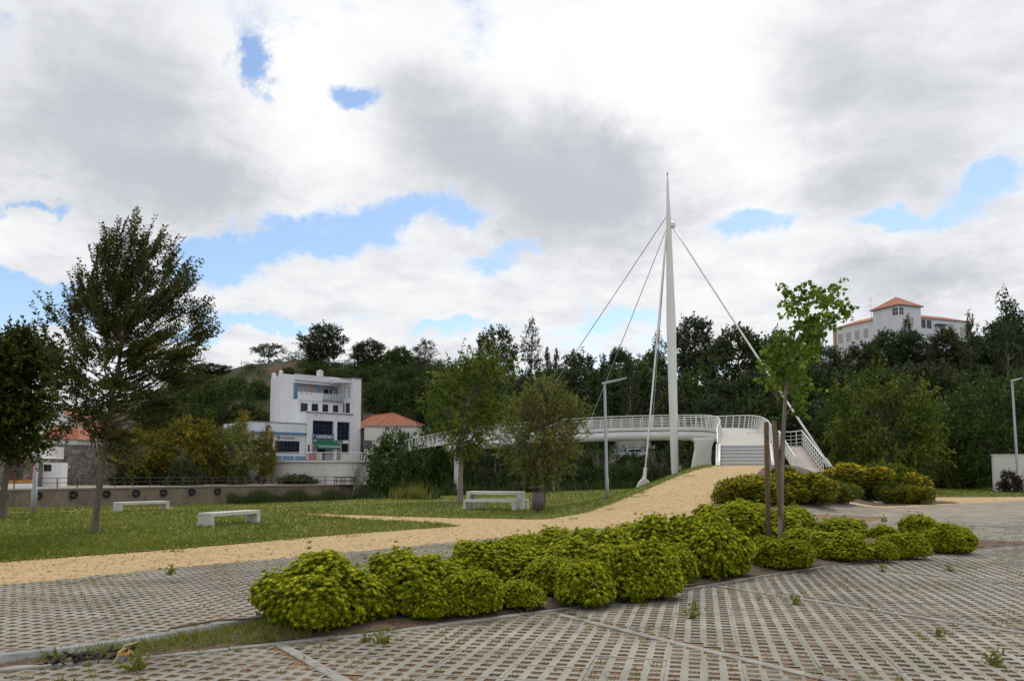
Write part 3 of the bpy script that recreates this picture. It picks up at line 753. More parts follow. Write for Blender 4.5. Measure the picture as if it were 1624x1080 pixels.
# yellow-flowered shrubs on the bank beside the path
def flower_bush(seed, rad=1.1, hgt=1.1, nfl=260, yel=True):
    rng = np.random.default_rng(seed); n = 6500
    nl = 16; C = np.stack([rng.normal(0, rad * .42, nl), rng.normal(0, rad * .42, nl), rng.uniform(.25, .72, nl) * hgt], 1); R = rng.uniform(.24, .42, nl) * rad
    k = rng.choice(nl, n); d = unit(rng.normal(0, 1, (n, 3))); P = C[k] + d * (R[k] * rng.uniform(.45, 1.08, n))[:, None]; P[:, 2] = np.abs(P[:, 2]) + .02
    V, F, T = join([leaf_arrays(P, unit(d + rng.normal(0, .6, (n, 3)) + np.array([0, 0, .4])), rng.normal(0, 1, (n, 3)), rng.uniform(.10, .18, n), rng.uniform(.045, .075, n), rng.normal(.42, .2, n))])
    root = thing('flowering_shrub', 'x', 'shrub')
    link('foliage', fast_mesh('flower_bush_leaves', V, F, T), L_['flowerbush'], root)
    k = rng.choice(nl, nfl * 5); d = unit(rng.normal(0, 1, (nfl * 5, 3)) + np.array([0, -.1, .45])); P = C[k] + d * (R[k] * 1.1)[:, None]
    dist = (np.linalg.norm(P[:, None] - C[None], axis=2) / R[None]).min(1); P = P[dist > 1.0][:nfl]; m = len(P)
    arr = []
    for q in range(4):
        a = q * math.pi / 2 + rng.uniform(0, 1, m); D = unit(np.stack([np.cos(a), np.sin(a), rng.uniform(.2, .5, m)], 1))
        arr.append(leaf_arrays(P, D, np.tile([0, 0, 1.0], (m, 1)), np.full(m, .066), np.full(m, .056), rng.uniform(0, 1, m), .7))
    V, F, T = join(arr); stuff(link('flowers', fast_mesh('flowers', V, F, T), L_['flower'], root))
    mb = MB()
    for i in range(nl): mb.tube(bez((rng.normal(0, .08), rng.normal(0, .08), -.1), (C[i][0] * .4, C[i][1] * .4, C[i][2] * .6), C[i], 5), np.linspace(.02, .007, 5), 4, False)
    mb.build('stems', M['bark_dark'], root)
    return root
FB = [flower_bush(31, 1.1, 1.1, 900), flower_bush(32, 1.0, .9, 620), flower_bush(33, .9, .9, 45)]
fb_used = set()
FLOW = [(1194, 803, 80, 40, 34.2, 1, 'yellow-flowered shrub at the left end of the bank bed, by the path edge'),
        (1208, 785, 86, 30, 37.5, 0, 'yellow-flowered shrub on the bank behind the two stakes'),
        (1262, 800, 90, 44, 36.0, 1, 'sparsely yellow-flowered shrub right of the young tree trunk'),
        (1242, 766, 34, 24, 42.0, 2, 'leafy green shrub at the top of the bank by the steps'),
        (1306, 798, 80, 36, 37.5, 2, 'greenish shrub in the middle of the bank bed'),
        (1345, 786, 100, 46, 40.5, 0, 'large shrub thick with yellow flowers below the gangway'),
        (1390, 793, 80, 46, 41.0, 0, 'yellow-flowered shrub right of the one below the gangway'),
        (1408, 798, 70, 58, 40.0, 2, 'dark green upright shrub near the right end of the bank bed'),
        (1440, 798, 64, 44, 41.5, 1, 'yellowing shrub at the right end of the bank bed'),
        (1160, 800, 50, 24, 34.0, 1, 'low flowering shrub at the far left corner of the bank bed'),
        (1230, 803, 60, 30, 35.0, 1, 'low flowering shrub right behind the stakes'),
        (1425, 800, 60, 30, 40.5, 2, 'low green shrub at the right foot of the bank bed'),
        (1290, 803, 60, 30, 36.3, 1, 'low yellowish shrub in front of the greenish one on the bank'),
        (1335, 800, 60, 30, 36, 2, 'low green shrub beside the concrete slab on the bank'),
        (1372, 782, 60, 40, 40, 1, 'flowering shrub behind the concrete slab on the bank'),
        (1280, 778, 50, 22, 40, 1, 'low flowering shrub before the foot of the gangway'),
        (1452, 800, 40, 26, 40, 1, 'smallest yellowing shrub at the very right tip of the bank bed')]
for i, (x, y, w, h, Y, v, lab) in enumerate(FLOW):
    p = hit(x, y); p.y += .3 * w / pxm(p.y); p.x *= p.y / (p.y - .3 * w / pxm(p.y)); Y = p.y; k = F_PX / Y; s = (w / k) / (2 * (1.1, 1.0, .9)[v] * .85); sz = (h / k) / ((1.1, .9, .9)[v] * 1.0)
    z0 = gz(p.x, Y); sz = max(.35, (at(x, y - h, Y).z - z0)) / (1.1, .9, .9)[v]
    if v not in fb_used:
        fb_used.add(v); o = FB[v]; o.location = (p.x, Y, z0); o.scale = (s, s, sz); o.rotation_euler = (0, 0, i); o['label'] = lab; o['group'] = 'shrubs on the bank beside the steps'
    else: dup(FB[v], (p.x, Y, z0), i * 1.7, (s, s, sz), lab, 'shrubs on the bank beside the steps')

# ------------------------------------------------------------------ grass, weeds, litter
def build_grass():
    rng = np.random.default_rng(8)
    n = 230000; Y = 13 + 62 * rng.uniform(0, 1, n) ** 2.2; X = rng.uniform(-1, 1, n) * (Y * .68 + 1)
    k = inside(LAWN, X, Y) | inside(LAWN_R, X, Y); X, Y = X[k], Y[k]
    pat = np.sin(X * .9 + 1.3 * np.sin(Y * .5)) * np.sin(Y * .7 + X * .3) + .6 * np.sin(X * 2.7 + Y * 1.9) * np.sin(Y * 2.1)
    Z = ground(X, Y) + .02; n = len(X)
    V, F, T = blades(np.stack([X, Y, Z], 1), rng.uniform(.035, .085, n) * (1 + .012 * Y), rng.uniform(.018, .034, n) * (1 + .02 * Y), np.clip(.36 + .22 * pat + rng.normal(0, .10, n), 0, .72), rng, .5)
    stuff(link('lawn_grass', fast_mesh('lawn_grass', V, F, T), M['grass']), 'short mown grass of the lawns', 'grass')
    # ragged turf along the lawn edge beside the sand
    # tufts in the paving openings
    ok = inside(PV, CELLX, CELLY) & ~inside(BED, CELLX, CELLY) & (CELLY > 5.5) & (CELLY < 24) & (np.abs(CELLX) < CELLY * .67)
    cx, cy = CELLX[ok], CELLY[ok]
    pat = np.sin(cx * 1.9 + 2 * np.sin(cy * .8)) * np.sin(cy * 2.3 + cx) + .8 * np.sin(cx * 4.1) * np.sin(cy * 3.7 + 1)
    pr = np.clip(.42 + .24 * pat, .06, .85); sel = rng.uniform(0, 1, len(cx)) < pr; cx, cy, pat = cx[sel], cy[sel], pat[sel]
    m = 9; bx = np.repeat(cx, m) + rng.uniform(-.045, .045, len(cx) * m); by = np.repeat(cy, m) + rng.uniform(-.045, .045, len(cx) * m)
    n = len(bx); green = np.repeat(rng.uniform(0, 1, len(cx)) < .20 + .12 * pat, m)
    h = np.where(green, rng.uniform(.03, .075, n), rng.uniform(.018, .045, n))
    Pj = np.stack([bx, by, np.full(n, .024)], 1); wj = rng.uniform(.007, .014, n)
    V, F, T = blades(Pj[green], h[green], wj[green], rng.uniform(.15, .7, green.sum()), rng, .6)
    stuff(link('joint_grass', fast_mesh('joint_grass', V, F, T), M['grass']), 'green grass tufts growing in the paving openings', 'grass')
    V, F, T = blades(Pj[~green], h[~green], wj[~green], rng.uniform(.3, 1, (~green).sum()), rng, .7)
    stuff(link('dry_joint_grass', fast_mesh('dry_joint_grass', V, F, T), M['litter']), 'dry tan grass in the paving openings', 'grass')
    # dry moss in the openings
    ok = inside(PV, CELLX, CELLY) & ~inside(BED, CELLX, CELLY) & (CELLY > 5.2) & (CELLY < 14) & (np.abs(CELLX) < CELLY * .67)
    cx, cy = CELLX[ok], CELLY[ok]; sel = rng.uniform(0, 1, len(cx)) < .75; cx, cy = cx[sel], cy[sel]
    m = 5; n = len(cx) * m; bx = np.repeat(cx, m) + rng.uniform(-.038, .038, n); by = np.repeat(cy, m) + rng.uniform(-.038, .038, n)
    a = rng.uniform(0, 6.28, n); D = unit(np.stack([np.cos(a), np.sin(a), rng.uniform(0, .5, n)], 1))
    V, F, T = leaf_arrays(np.stack([bx, by, np.full(n, .028)], 1), D, np.tile([0, 0, 1.0], (n, 1)), rng.uniform(.015, .045, n), rng.uniform(.008, .02, n), np.clip(rng.normal(.6, .25, n), 0, 1))
    stuff(link('joint_litter', fast_mesh('joint_litter', V, F, T), M['litter']), 'dry brown moss and litter lying in the paving openings', 'litter')
    # litter and thin grass on the bed soil
    n = 18000; t = rng.uniform(0, 1, n); X = rng.uniform(-4.5, 11.8, n); Y = rng.uniform(6, 19.5, n); k = inside(BED, X, Y); X, Y = X[k], Y[k]; n = len(X)
    _, _, dd = poly_nearest(BED, X, Y)
    a = rng.uniform(0, 6.28, n); D = unit(np.stack([np.cos(a), np.sin(a), rng.uniform(-.05, .35, n)], 1))
    V, F, T = leaf_arrays(np.stack([X, Y, .055 + .10 * sstep(dd)], 1), D, np.tile([0, 0, 1.0], (n, 1)), rng.uniform(.03, .09, n), rng.uniform(.008, .025, n), rng.uniform(0, 1, n))
    stuff(link('bed_litter', fast_mesh('bed_litter', V, F, T), M['litter']), 'dry leaf litter on the soil of the planting bed', 'litter')
    n = 16000; X = np.concatenate([rng.uniform(-3.9, -1.9, 8000), rng.uniform(-2, 11.4, 8000)]); Y = np.concatenate([rng.uniform(6.4, 8.6, 8000), rng.uniform(7.5, 18.6, 8000)])
    k = inside(BED, X, Y); X, Y = X[k], Y[k]; _, _, dd = poly_nearest(BED, X, Y)
    pat = np.sin(X * 2.1 + Y) * np.sin(Y * 1.7 - X * .6); k = (dd < .5) & ((X < -1.9) | (pat > .25)) & (dd > .05); X, Y, dd = X[k], Y[k], dd[k]; n = len(X)
    V, F, T = blades(np.stack([X, Y, .05 + .1 * sstep(dd)], 1), rng.uniform(.03, .10, n), rng.uniform(.007, .014, n), np.clip(rng.normal(.45, .25, n), 0, 1), rng, .6)
    stuff(link('bed_grass', fast_mesh('bed_grass', V, F, T), M['grass']), 'ragged grass growing at the rim of the planting bed', 'grass')
    # tussocks at the lawn's ragged edge and in the sand
    pts = []
    for i in range(len(LAWN) - 1):
        a, b = np.array(LAWN[i]), np.array(LAWN[i + 1]); L = np.linalg.norm(b - a)
        if max(a[1], b[1]) > 47 or a[0] < -16: continue
        m = int(L * 110); t = rng.uniform(0, 1, m)[:, None]; pts.append(a + (b - a) * t + rng.normal(0, .13, (m, 2)))
        c = a + (b - a) * rng.uniform(0, 1, (int(L * 1.2), 1)) + rng.normal(0, .55, (int(L * 1.2), 2)); pts.append(np.repeat(c, 26, 0) + rng.normal(0, .06, (len(c) * 26, 2)) * [2, 1])
    pts = np.vstack(pts); n = len(pts)
    V, F, T = blades(np.stack([pts[:, 0], pts[:, 1], ground(pts[:, 0], pts[:, 1]) + .006], 1), rng.uniform(.03, .08, n), rng.uniform(.02, .035, n), np.clip(rng.normal(.55, .25, n), 0, 1), rng, .7)
    stuff(link('edge_grass', fast_mesh('edge_grass', V, F, T), M['grass']), 'ragged grass along the edge of the lawn', 'grass')
build_grass()
def path_gravel():
    rng = np.random.default_rng(77); n = 60000; Y = 9 + 38 * rng.uniform(0, 1, n) ** 1.6; X = rng.uniform(-1, 1, n) * (Y * .66 + 1)
    _, _, dl = poly_nearest(LAWN, X, Y); k = ~inside(LAWN, X, Y) & ~inside(PV, X, Y) & ~inside(SHRUBBED, X, Y) & inside(SAND, X, Y); X, Y = X[k], Y[k]; n = len(X)
    a = rng.uniform(0, 6.28, n); s = rng.gamma(2.0, .009, n) + .008 + .0007 * Y
    V, F, T = leaf_arrays(np.stack([X, Y, ground(X, Y) + .006], 1), unit(np.stack([np.cos(a), np.sin(a), rng.uniform(.0, .35, n)], 1)), np.tile([0, 0, 1.0], (n, 1)), s, s * .7, rng.uniform(0, 1, n))
    stuff(link('path_gravel', fast_mesh('path_gravel', V, F, T), M['pebble']), 'loose gravel on the sand path', 'gravel')
path_gravel()
def weed(x, y, s, lab):
    p = onz(x, y, .02); rng = np.random.default_rng(int(x)); n = 60
    P = p + Vector((0, 0, 0)); P = np.tile(np.array(P), (n, 1)) + rng.normal(0, .022 * s, (n, 3)) * [1, 1, 0]; P[:, 2] = .02 + .10 * s * rng.uniform(0, 1, n) ** 2
    V, F, T = leaf_arrays(P - np.array([p.x, p.y, .02]), unit(rng.normal(0, 1, (n, 3)) + [0, 0, .7]), rng.normal(0, 1, (n, 3)), rng.uniform(.03, .08, n) * s, rng.uniform(.012, .022, n) * s, rng.uniform(.1, .6, n))
    o = link('weed', fast_mesh('weed', V, F, T), M['grass']); o.location = (p.x, p.y, .02); tag(o, lab, 'weed', 'weeds in the paving')
for x, y, s, lab in [(216, 1066, 1.5, 'upright weed in the paving at the near left, before the raised kerb'), (607, 1022, 1.4, 'leafy weed in the paving just before the two leftmost shrubs'),
                     (580, 1020, .9, 'small weed in the paving before the largest shrub'), (1100, 970, 1.0, 'weed in the paving below the broad middle dome shrub'),
                     (1097, 982, 1.1, 'spreading weed in the paving right of the bay strip, mid distance'), (1262, 960, 1.0, 'thin weed beside the second bay strip'),
                     (1400, 908, 1.0, 'green tussock in the paving near the smallest round shrub'), (1505, 907, 1.1, 'green tussock in the paving near the right tip of the bed'),
                     (1490, 1010, .9, 'low weed in the paving at the far right'), (1575, 1056, 1.2, 'low dark weed in the paving at the near right corner'),
                     (1402, 828, 1.8, 'dark weed in the paving beyond the shrub bed on the right'), (270, 912, 1.4, 'weed in the paving near the sand path at left')]:
    weed(x, y, s, lab)
# ------------------------------------------------------------------ footbridge
BC = np.array([(14.35, 49.0, 3.23), (15.2, 52, 3.58), (16.9, 58, 4.25), (18.2, 64, 4.93), (18.5, 69, 5.38), (17.1, 73, 5.62), (14, 75.4, 5.72), (10, 77.2, 5.72), (4, 79.8, 5.5),
               (-3, 85.0, 5.1), (-9.5, 93.5, 4.5), (-14.8, 103, 3.9), (-19.2, 112, 3.4)])
def resample(P, step):
    d = np.r_[0, np.cumsum(np.linalg.norm(np.diff(P, axis=0), axis=1))]; n = int(d[-1] / step); s = np.linspace(0, d[-1], n + 1)
    return np.stack([np.interp(s, d, P[:, i]) for i in range(3)], 1)
BP = resample(catmull(BC, 14), .5)
BT = np.gradient(BP, axis=0); BT /= np.linalg.norm(BT, axis=1)[:, None]
BN = np.stack([-BT[:, 1], BT[:, 0], np.zeros(len(BT))], 1); BN /= np.linalg.norm(BN, axis=1)[:, None]     # left of travel = near, inner side
HW = 1.42
bridge = thing('footbridge', 'white curved footbridge with steps and railings crossing the river', 'bridge', (14.35, 49, 0))
OFF = np.array([14.35, 49.0, 0.0])
def bsub(P): return P - OFF
def sweep(prof, name, mat, smooth=False, i0=0, i1=None):
    """prof: closed outline (offset to the left, height above the deck)"""
    P, Nn = BP[i0:i1], BN[i0:i1]; m = len(prof); V = []; F = []
    for p, n in zip(P, Nn):
        for o, h in prof: V.append(tuple(bsub(p + n * o + np.array([0, 0, h]))))
    for j in range(len(P) - 1):
        for c in range(m): F.append((j * m + c, j * m + (c + 1) % m, (j + 1) * m + (c + 1) % m, (j + 1) * m + c))
    F += [tuple(range(m - 1, -1, -1)), tuple((len(P) - 1) * m + c for c in range(m))]
    return MB().add(V, F).build(name, mat, bridge, smooth)
deck = sweep([(-HW, 0), (-HW, -.22), (HW, -.22), (HW, 0)], 'deck', M['deck'])
for sgn in (-1, 1):
    sweep([(sgn * (HW + .003), .06), (sgn * (HW + .003), -.26), (sgn * (HW + .10), -.26), (sgn * (HW + .10), .06)], 'edge_beam', M['bridge_white'])
ta = np.arange(18) * 2 * np.pi / 18
sweep([(HW - .42 + .52 * math.cos(a), -.70 + .50 * math.sin(a)) for a in ta], 'girder_tube', M['bridge_white'], True, 6, int(np.argmin(np.abs(812 + F_PX * BP[:, 0] / BP[:, 1] - 722))))
for sgn in (-1, 1):      # railings lean outwards
    o0 = HW + .05; o1 = HW + .22
    a = np.arange(8) * 2 * np.pi / 8
    sweep([(sgn * o1 + .045 * math.cos(t), 1.10 + .04 * math.sin(t)) for t in a], 'handrail', M['bridge_white'], True)
    for k in range(6):
        f = .18 + .76 * k / 6; c = sgn * (o0 + (o1 - o0) * f); hh = 1.10 * f
        sweep([(c - .016, hh - .016), (c + .016, hh - .016), (c + .016, hh + .016), (c - .016, hh + .016)], 'rail', M['bridge_white'])
pm = MB().prism([(.05 - .05, .0), (.05 + .06, .0), (.22 + .03, 1.09), (.22 - .03, 1.09)], -.022, .022)
pme = bpy.data.meshes.new('railing_post'); pme.from_pydata(pm.V, [], pm.F); pme.materials.append(M['bridge_white'])
for j in range(0, len(BP), 2):
    for sgn in (-1, 1):
        o = bpy.data.objects.new('railing_post', pme); COL.objects.link(o); o.parent = bridge
        n = BN[j] * sgn; o.location = bsub(BP[j] + n * HW + np.array([0, 0, .05])); o.rotation_euler = (0, 0, math.atan2(n[1], n[0]))
# steps from the path up to the deck, running along the first tangent
t0 = BT[0].copy(); t0[2] = 0; t0 /= np.linalg.norm(t0); n0 = BN[0]
NS = 6; z0 = 1.95; rise = (3.23 - z0) / NS; tread = .36
rz = math.atan2(t0[1], t0[0]) - math.pi / 2
for k in range(NS):
    c = -t0 * tread * (NS - k - .5)
    st = MB().box(-HW + .02, HW - .02, -tread / 2 - .03, tread / 2 - .004 if k < NS - 1 else tread / 2 - .01, -.45, 0).build('step', M['step'], bridge, bevel=.012)
    st.location = (c[0], c[1], z0 + rise * (k + 1) - (.003 if k == NS - 1 else 0)); st.rotation_euler = (0, 0, rz)
    ns = MB().box(-HW + .03, HW - .03, -tread / 2 - .055, -tread / 2 - .031, -.055, .004).build('nosing', M['bridge_white'], st)
for sgn in (-1, 1):      # cheek walls flaring down to the path
    ck = MB().prism([(-NS * tread - .35, 1.2 - 3.23), (.1, 1.2 - 3.23), (.1, .05), (-.5, .08), (-NS * tread * .55, -.42), (-NS * tread - .1, -1.0), (-NS * tread - .35, -1.25)], -.14, .14)
    o = ck.build('cheek_wall', M['bridge_white'], bridge, bevel=.03); o.location = tuple(n0 * sgn * (HW + .15) + np.array([0, 0, 3.23])); o.rotation_euler = (0, 0, math.atan2(t0[1], t0[0]))
    hr = [(t0 * (-NS * tread * f) + n0 * sgn * (HW + .22 - .08 * f) + np.array([0, 0, 3.23 + 1.10 - 1.18 * f])) for f in (0, .25, .5, .75, 1.0)]
    MB().tube(hr, .045, 8).build('handrail', M['bridge_white'], bridge, True)
    for f in (.3, .62, .95):
        b = t0 * (-NS * tread * f) + n0 * sgn * (HW + .16); MB().tube([b + np.array([0, 0, 3.23 - .95 * f - .1]), b + np.array([0, 0, 3.23 + 1.08 - 1.18 * f])], .03, 6).build('railing_post', M['bridge_white'], bridge)
# sculpted pier under the inner curve
pb = at(1111, 745, 63.5); zt = 4.25
q = [(-.85, -3.2), (.85, -3.2), (.80, -1.6), (.88, -.7), (1.15, 0), (-.70, 0), (-.42, -.35), (-.40, -.85), (-.62, -1.9)]
pr = MB().prism(q, -.32, .32).build('pier', M['bridge_white'], bridge, bevel=.05); pr.location = tuple(Vector((pb.x, 63.5, zt)) - Vector(OFF))
pp = BP[np.argmin(np.abs(BP[:, 1] - 83) + np.abs(BP[:, 0] + 2) * .5)]
for p in [BP[np.argmin(np.abs(812 + F_PX * BP[:, 0] / BP[:, 1] - 727))]]:
    c = MB().lathe([(.55, gz(p[0], p[1]) - .3 if gz(p[0], p[1]) > -2 else -3.4), (.45, p[2] - 1.0), (.6, p[2] - .7)], 12); o = c.build('pier', M['bridge_white'], bridge); o.location = (p[0] - OFF[0], p[1] - OFF[1], 0)

# ------------------------------------------------------------------ mast and stays
MY = 70.0
mb_ = at(1070, 757, MY); mt = at(1058.5, 279, MY)
mast = thing('mast', 'tall tapered white steel mast holding the footbridge cables', 'mast', (mb_.x, MY, 0))
ax = []; rr = []
base = at(1070.5, 790, MY)
for (yy, wpx) in [(800, 10.5), (757, 10.5), (748, 10), (745, 11.5), (700, 12.5), (640, 13.5), (560, 14.5), (520, 15), (460, 12.5), (400, 10), (360, 8), (352, 8), (320, 5.5), (285, 3), (280, 2.2)]:
    xx = 1070.5 + (1058.5 - 1070.5) * (757 - yy) / (757 - 279)
    p = at(xx, yy, MY); ax.append((p.x - mb_.x, 0, p.z)); rr.append(wpx / 2 / pxm(MY))
MB().tube(ax, rr, 18).build('mast_shaft', M['bridge_white'], mast, True)
tp = at(1058.3, 279, MY); MB().tube([(tp.x - mb_.x, 0, tp.z), (tp.x - mb_.x, 0, tp.z + .28)], .05, 8).build('warning_light', M['red'], mast)
kb = at(1066, 357, MY); MB().lathe([(.12, -.3), (.30, -.15), (.30, .15), (.12, .3)], 10).build('cable_lug', M['bridge_white'], mast).location = (kb.x - mb_.x, 0, kb.z)
cbx = at(1075.5, 742, MY); MB().box(-.12, .12, -.15, .15, -.2, .2).build('junction_box', M['steel'], mast, bevel=.02).location = (cbx.x - mb_.x + .1, -.1, cbx.z)
def near_bridge(px):
    best = None
    for p, n in zip(BP, BN):
        x = 812 + F_PX * p[0] / p[1]
        if best is None or abs(x - px) < best[0]:
            if p[1] > 72: best = (abs(x - px), p)
    return best[1]
def cable(a, b, r, lab, mat='cable'):
    a = Vector(a); b = Vector(b); c = (a + b) / 2; c.z -= (a - b).length * .004
    root = thing('stay_cable', lab, 'cable', b, 0, 'stay cables of the mast')
    pts = bez(a - b, c * 2 - (a + b) / 2 - b, (0, 0, 0), 9); MB().tube(pts, r, 6).build('cable', M[mat], root, True)
    d = (a - b).normalized(); MB().tube([(0, 0, 0), tuple(d * 1.1)], r * 1.8, 8).build('socket', M['bridge_white'], root)
    return root
def up(px, py): return at(px, py, MY)
p1 = near_bridge(823); p2 = near_bridge(930); p3 = near_bridge(1037)
cable(up(1056, 345), (p1[0], p1[1], p1[2] + .1), .035, 'leftmost thin stay cable running from mast to the far end of the bridge')
cable(up(1056, 366), (p2[0], p2[1], p2[2] + .1), .035, 'second thin stay cable from the left, mast to bridge deck')
cable(up(1056.5, 382), (p3[0], p3[1], p3[2] + .1), .04, 'thin near-vertical cable beside the white rod, ending on the bridge deck')
an = onz(1020.5, 777, .05); anc = Vector((an.x + .05, an.y - .2, .85))
cable(up(1056.5, 372), anc, .085, 'thick white rod from the mast down to the dome-shaped concrete anchor', 'bridge_white')
re_ = at(1322, 748, 54.0); cable(up(1066, 358), re_, .075, 'thick stay running right from the mast down behind the gangway', 'bridge_white')
root = thing('cable_anchor', 'white dome-shaped concrete anchor block on the lawn', 'anchor', (an.x, an.y, 0))
MB().prism([(-.72, -.1), (.66, -.1), (.64, .35), (.46, .82), (.18, 1.02), (-.14, 1.0), (-.44, .62)], -.45, .45).build('block', M['white_concrete'], root, bevel=.12)
MB().tube([(0, 0, .8), (.06, -.05, 1.35)], [.2, .1], 10).build('socket', M['bridge_white'], root)
root = thing('cable_anchor', 'concrete anchor half hidden by shrubs at the foot of the right stay', 'anchor', (re_.x, re_.y, gz(re_.x, re_.y)))
MB().prism([(-.5, -.2), (.6, -.2), (.45, .4), (.1, re_.z - gz(re_.x, re_.y) + .05), (-.25, .5)], -.4, .4).build('block', M['white_concrete'], root, bevel=.08)

# ------------------------------------------------------------------ gangway to the right of the steps
gt, gb = at(1254, 706, 57.0), at(1284, 753, 47.5)
gang = thing('gangway', 'sloping boarded gangway with white railings right of the steps', 'gangway', (gb.x, gb.y, 0))
gd = np.array(gt - gb); glen = np.linalg.norm(gd); gu = gd / glen; gn = np.array([-gu[1], gu[0], 0]); gn /= np.linalg.norm(gn)
gyaw = math.atan2(gu[1], gu[0]); gpit = math.asin(gu[2]); GW = .78; G0 = np.array([0, 0, gb.z])
NB = 14
for k in range(NB):
    o = MB().box(.008, glen / NB - .008, -GW, GW, -.06, 0).build('deck_board', M['plank'], gang); o.location = tuple(G0 + gu * glen * k / NB); o.rotation_euler = (0, -gpit, gyaw)
MB().box(0, glen, -GW + .1, GW - .1, -.3, -.065).build('deck_beam', M['bridge_white'], gang); o = gang.children[-1]; o.location = tuple(G0); o.rotation_euler = (0, -gpit, gyaw)
def straight_rail(P0, P1, n_post, par, h=1.05, rails=4):
    P0, P1 = np.array(P0, float), np.array(P1, float); U = np.array([0, 0, 1.0])
    for k in range(n_post + 1):
        p = P0 + (P1 - P0) * k / n_post; MB().tube([p - U * .05, p + U * (h - .02)], .03, 6).build('railing_post', M['bridge_white'], par)
    for r in range(rails):
        hh = h * (r + 1) / rails - (.0 if r == rails - 1 else .06); MB().tube([P0 + U * hh, P1 + U * hh], .04 if r == rails - 1 else .02, 6).build('handrail' if r == rails - 1 else 'rail', M['bridge_white'], par)
for s in (-1, 1): straight_rail(G0 + gn * s * GW, G0 + gu * glen + gn * s * GW, 11, gang)
land = G0 + gu * glen
lp = np.array([-2.0, .9, 0])
V = [land + gn * GW, land - gn * GW, land - gn * GW + [-.1, 2.0, 0.02], land + gn * GW + [-1.6, 2.0, .02], land + gn * GW + [-1.7, .3, .02]]
MB().slab([(v[0], v[1]) for v in V], land[2] - .25, land[2] - .005).build('landing', M['deck'], gang)
straight_rail(land - gn * GW, land - gn * GW + np.array([-.1, 2.0, 0]), 2, gang); straight_rail(land - gn * GW + np.array([-.1, 2.0, 0]), land + gn * GW + np.array([-1.7, 2.0, 0]), 4, gang)
for sx in (-.5, .5): MB().box(-.12, .12, -.12, .12, 0, land[2] - .25).build('support', M['bridge_white'], gang).location = (land[0] + sx, land[1] + .4, 0)
MB().tube([G0 - gn * GW + [0, 0, 1.05], G0 - gn * GW - gu * .5 + [.12, 0, .55]], .03, 6).build('rail_end', M['bridge_white'], gang)
# white meter box on a post between steps and gangway
mp_ = at(1231, 735, 48.0); root = thing('meter_box', 'small white box on a post between the steps and the gangway', 'box', (mp_.x, 48.0, gz(mp_.x, 48.0)))
MB().box(-.05, .05, -.05, .05, 0, .9).build('post', M['signwhite'], root); MB().box(-.12, .12, -.08, .08, .9, 1.25).build('case', M['signwhite'], root, bevel=.02)

# ------------------------------------------------------------------ benches, picnic set, bin, lamps, stakes
def slab_bench(name, lab, cat, L, D, H, T, loc, rz, grp=None, leg=.14):
    r = thing(name, lab, cat, loc, rz, grp)
    MB().box(-L / 2, L / 2, -D / 2, D / 2, H - T, H).build('seat' if cat == 'bench' else 'table_top', M['white_concrete'], r, bevel=.012)
    for s in (-1, 1): MB().box(s * L / 2 - (leg if s > 0 else 0), s * L / 2 + (leg if s < 0 else 0), -D / 2 + .002, D / 2 - .002, -.05, H - T - .001).build('leg', M['white_concrete'], r, bevel=.01)
    return r
b1 = onz(357, 834.5); slab_bench('concrete_bench', 'white concrete bench on the lawn, the nearer of the two by the young elm', 'bench', 2.05, .50, .42, .11, (b1.x, b1.y + .4, 0), math.radians(66), 'concrete benches on the lawn')
b2 = onz(219, 811.5); slab_bench('concrete_bench', 'white concrete bench farther back on the lawn toward the river', 'bench', 2.1, .50, .40, .11, (b2.x, b2.y + .3, 0), math.radians(54), 'concrete benches on the lawn')
pc = onz(786, 809.5); PRZ = math.radians(-16); PCV = Vector((pc.x, pc.y + .45, 0))
def prot(dx, dy): return PCV + Vector((dx * math.cos(PRZ) - dy * math.sin(PRZ), dx * math.sin(PRZ) + dy * math.cos(PRZ), 0))
slab_bench('picnic_table', 'white concrete picnic table beside the litter bin', 'table', 2.35, .78, .78, .13, PCV, PRZ, None, .16)
slab_bench('picnic_bench', 'white concrete bench on the near side of the picnic table', 'bench', 2.2, .36, .45, .10, prot(-.02, -.78), PRZ, 'benches of the picnic table', .12)
slab_bench('picnic_bench', 'white concrete bench on the far side of the picnic table', 'bench', 2.2, .36, .45, .10, prot(.1, .78), PRZ, 'benches of the picnic table', .12)
p = onz(853, 816.5); r = thing('litter_bin', 'brown cylindrical litter bin on a post beside the picnic table', 'bin', (p.x, p.y, 0))
MB().tube([(0, 0, -.05), (0, 0, .22)], .05, 10).build('post', M['bin'], r)
MB().lathe([(.19, .20), (.215, .22), (.215, .84), (.20, .84), (.20, .60), (.02, .60)], 20).build('drum', M['bin'], r, True)
for s in (-1, 1): MB().box(s * .13 - .012, s * .13 + .012, -.03, .03, .62, 1.02).build('bracket', M['bin'], r)
MB().lathe([(.23, 1.02), (.235, 1.03), (.235, 1.05), (.05, 1.065)], 20).build('lid', M['bin'], r)
p = onz(851, 779.5, .0); r = thing('wooden_table', 'dark wooden picnic table far back on the lawn near the river', 'table', (p.x - 1.0, p.y - 3, 0), .2)
for k in range(5): MB().box(-.95, .95, -.40 + k * .16, -.40 + k * .16 + .145, .72, .765).build('top_board', M['darkwood'], r)
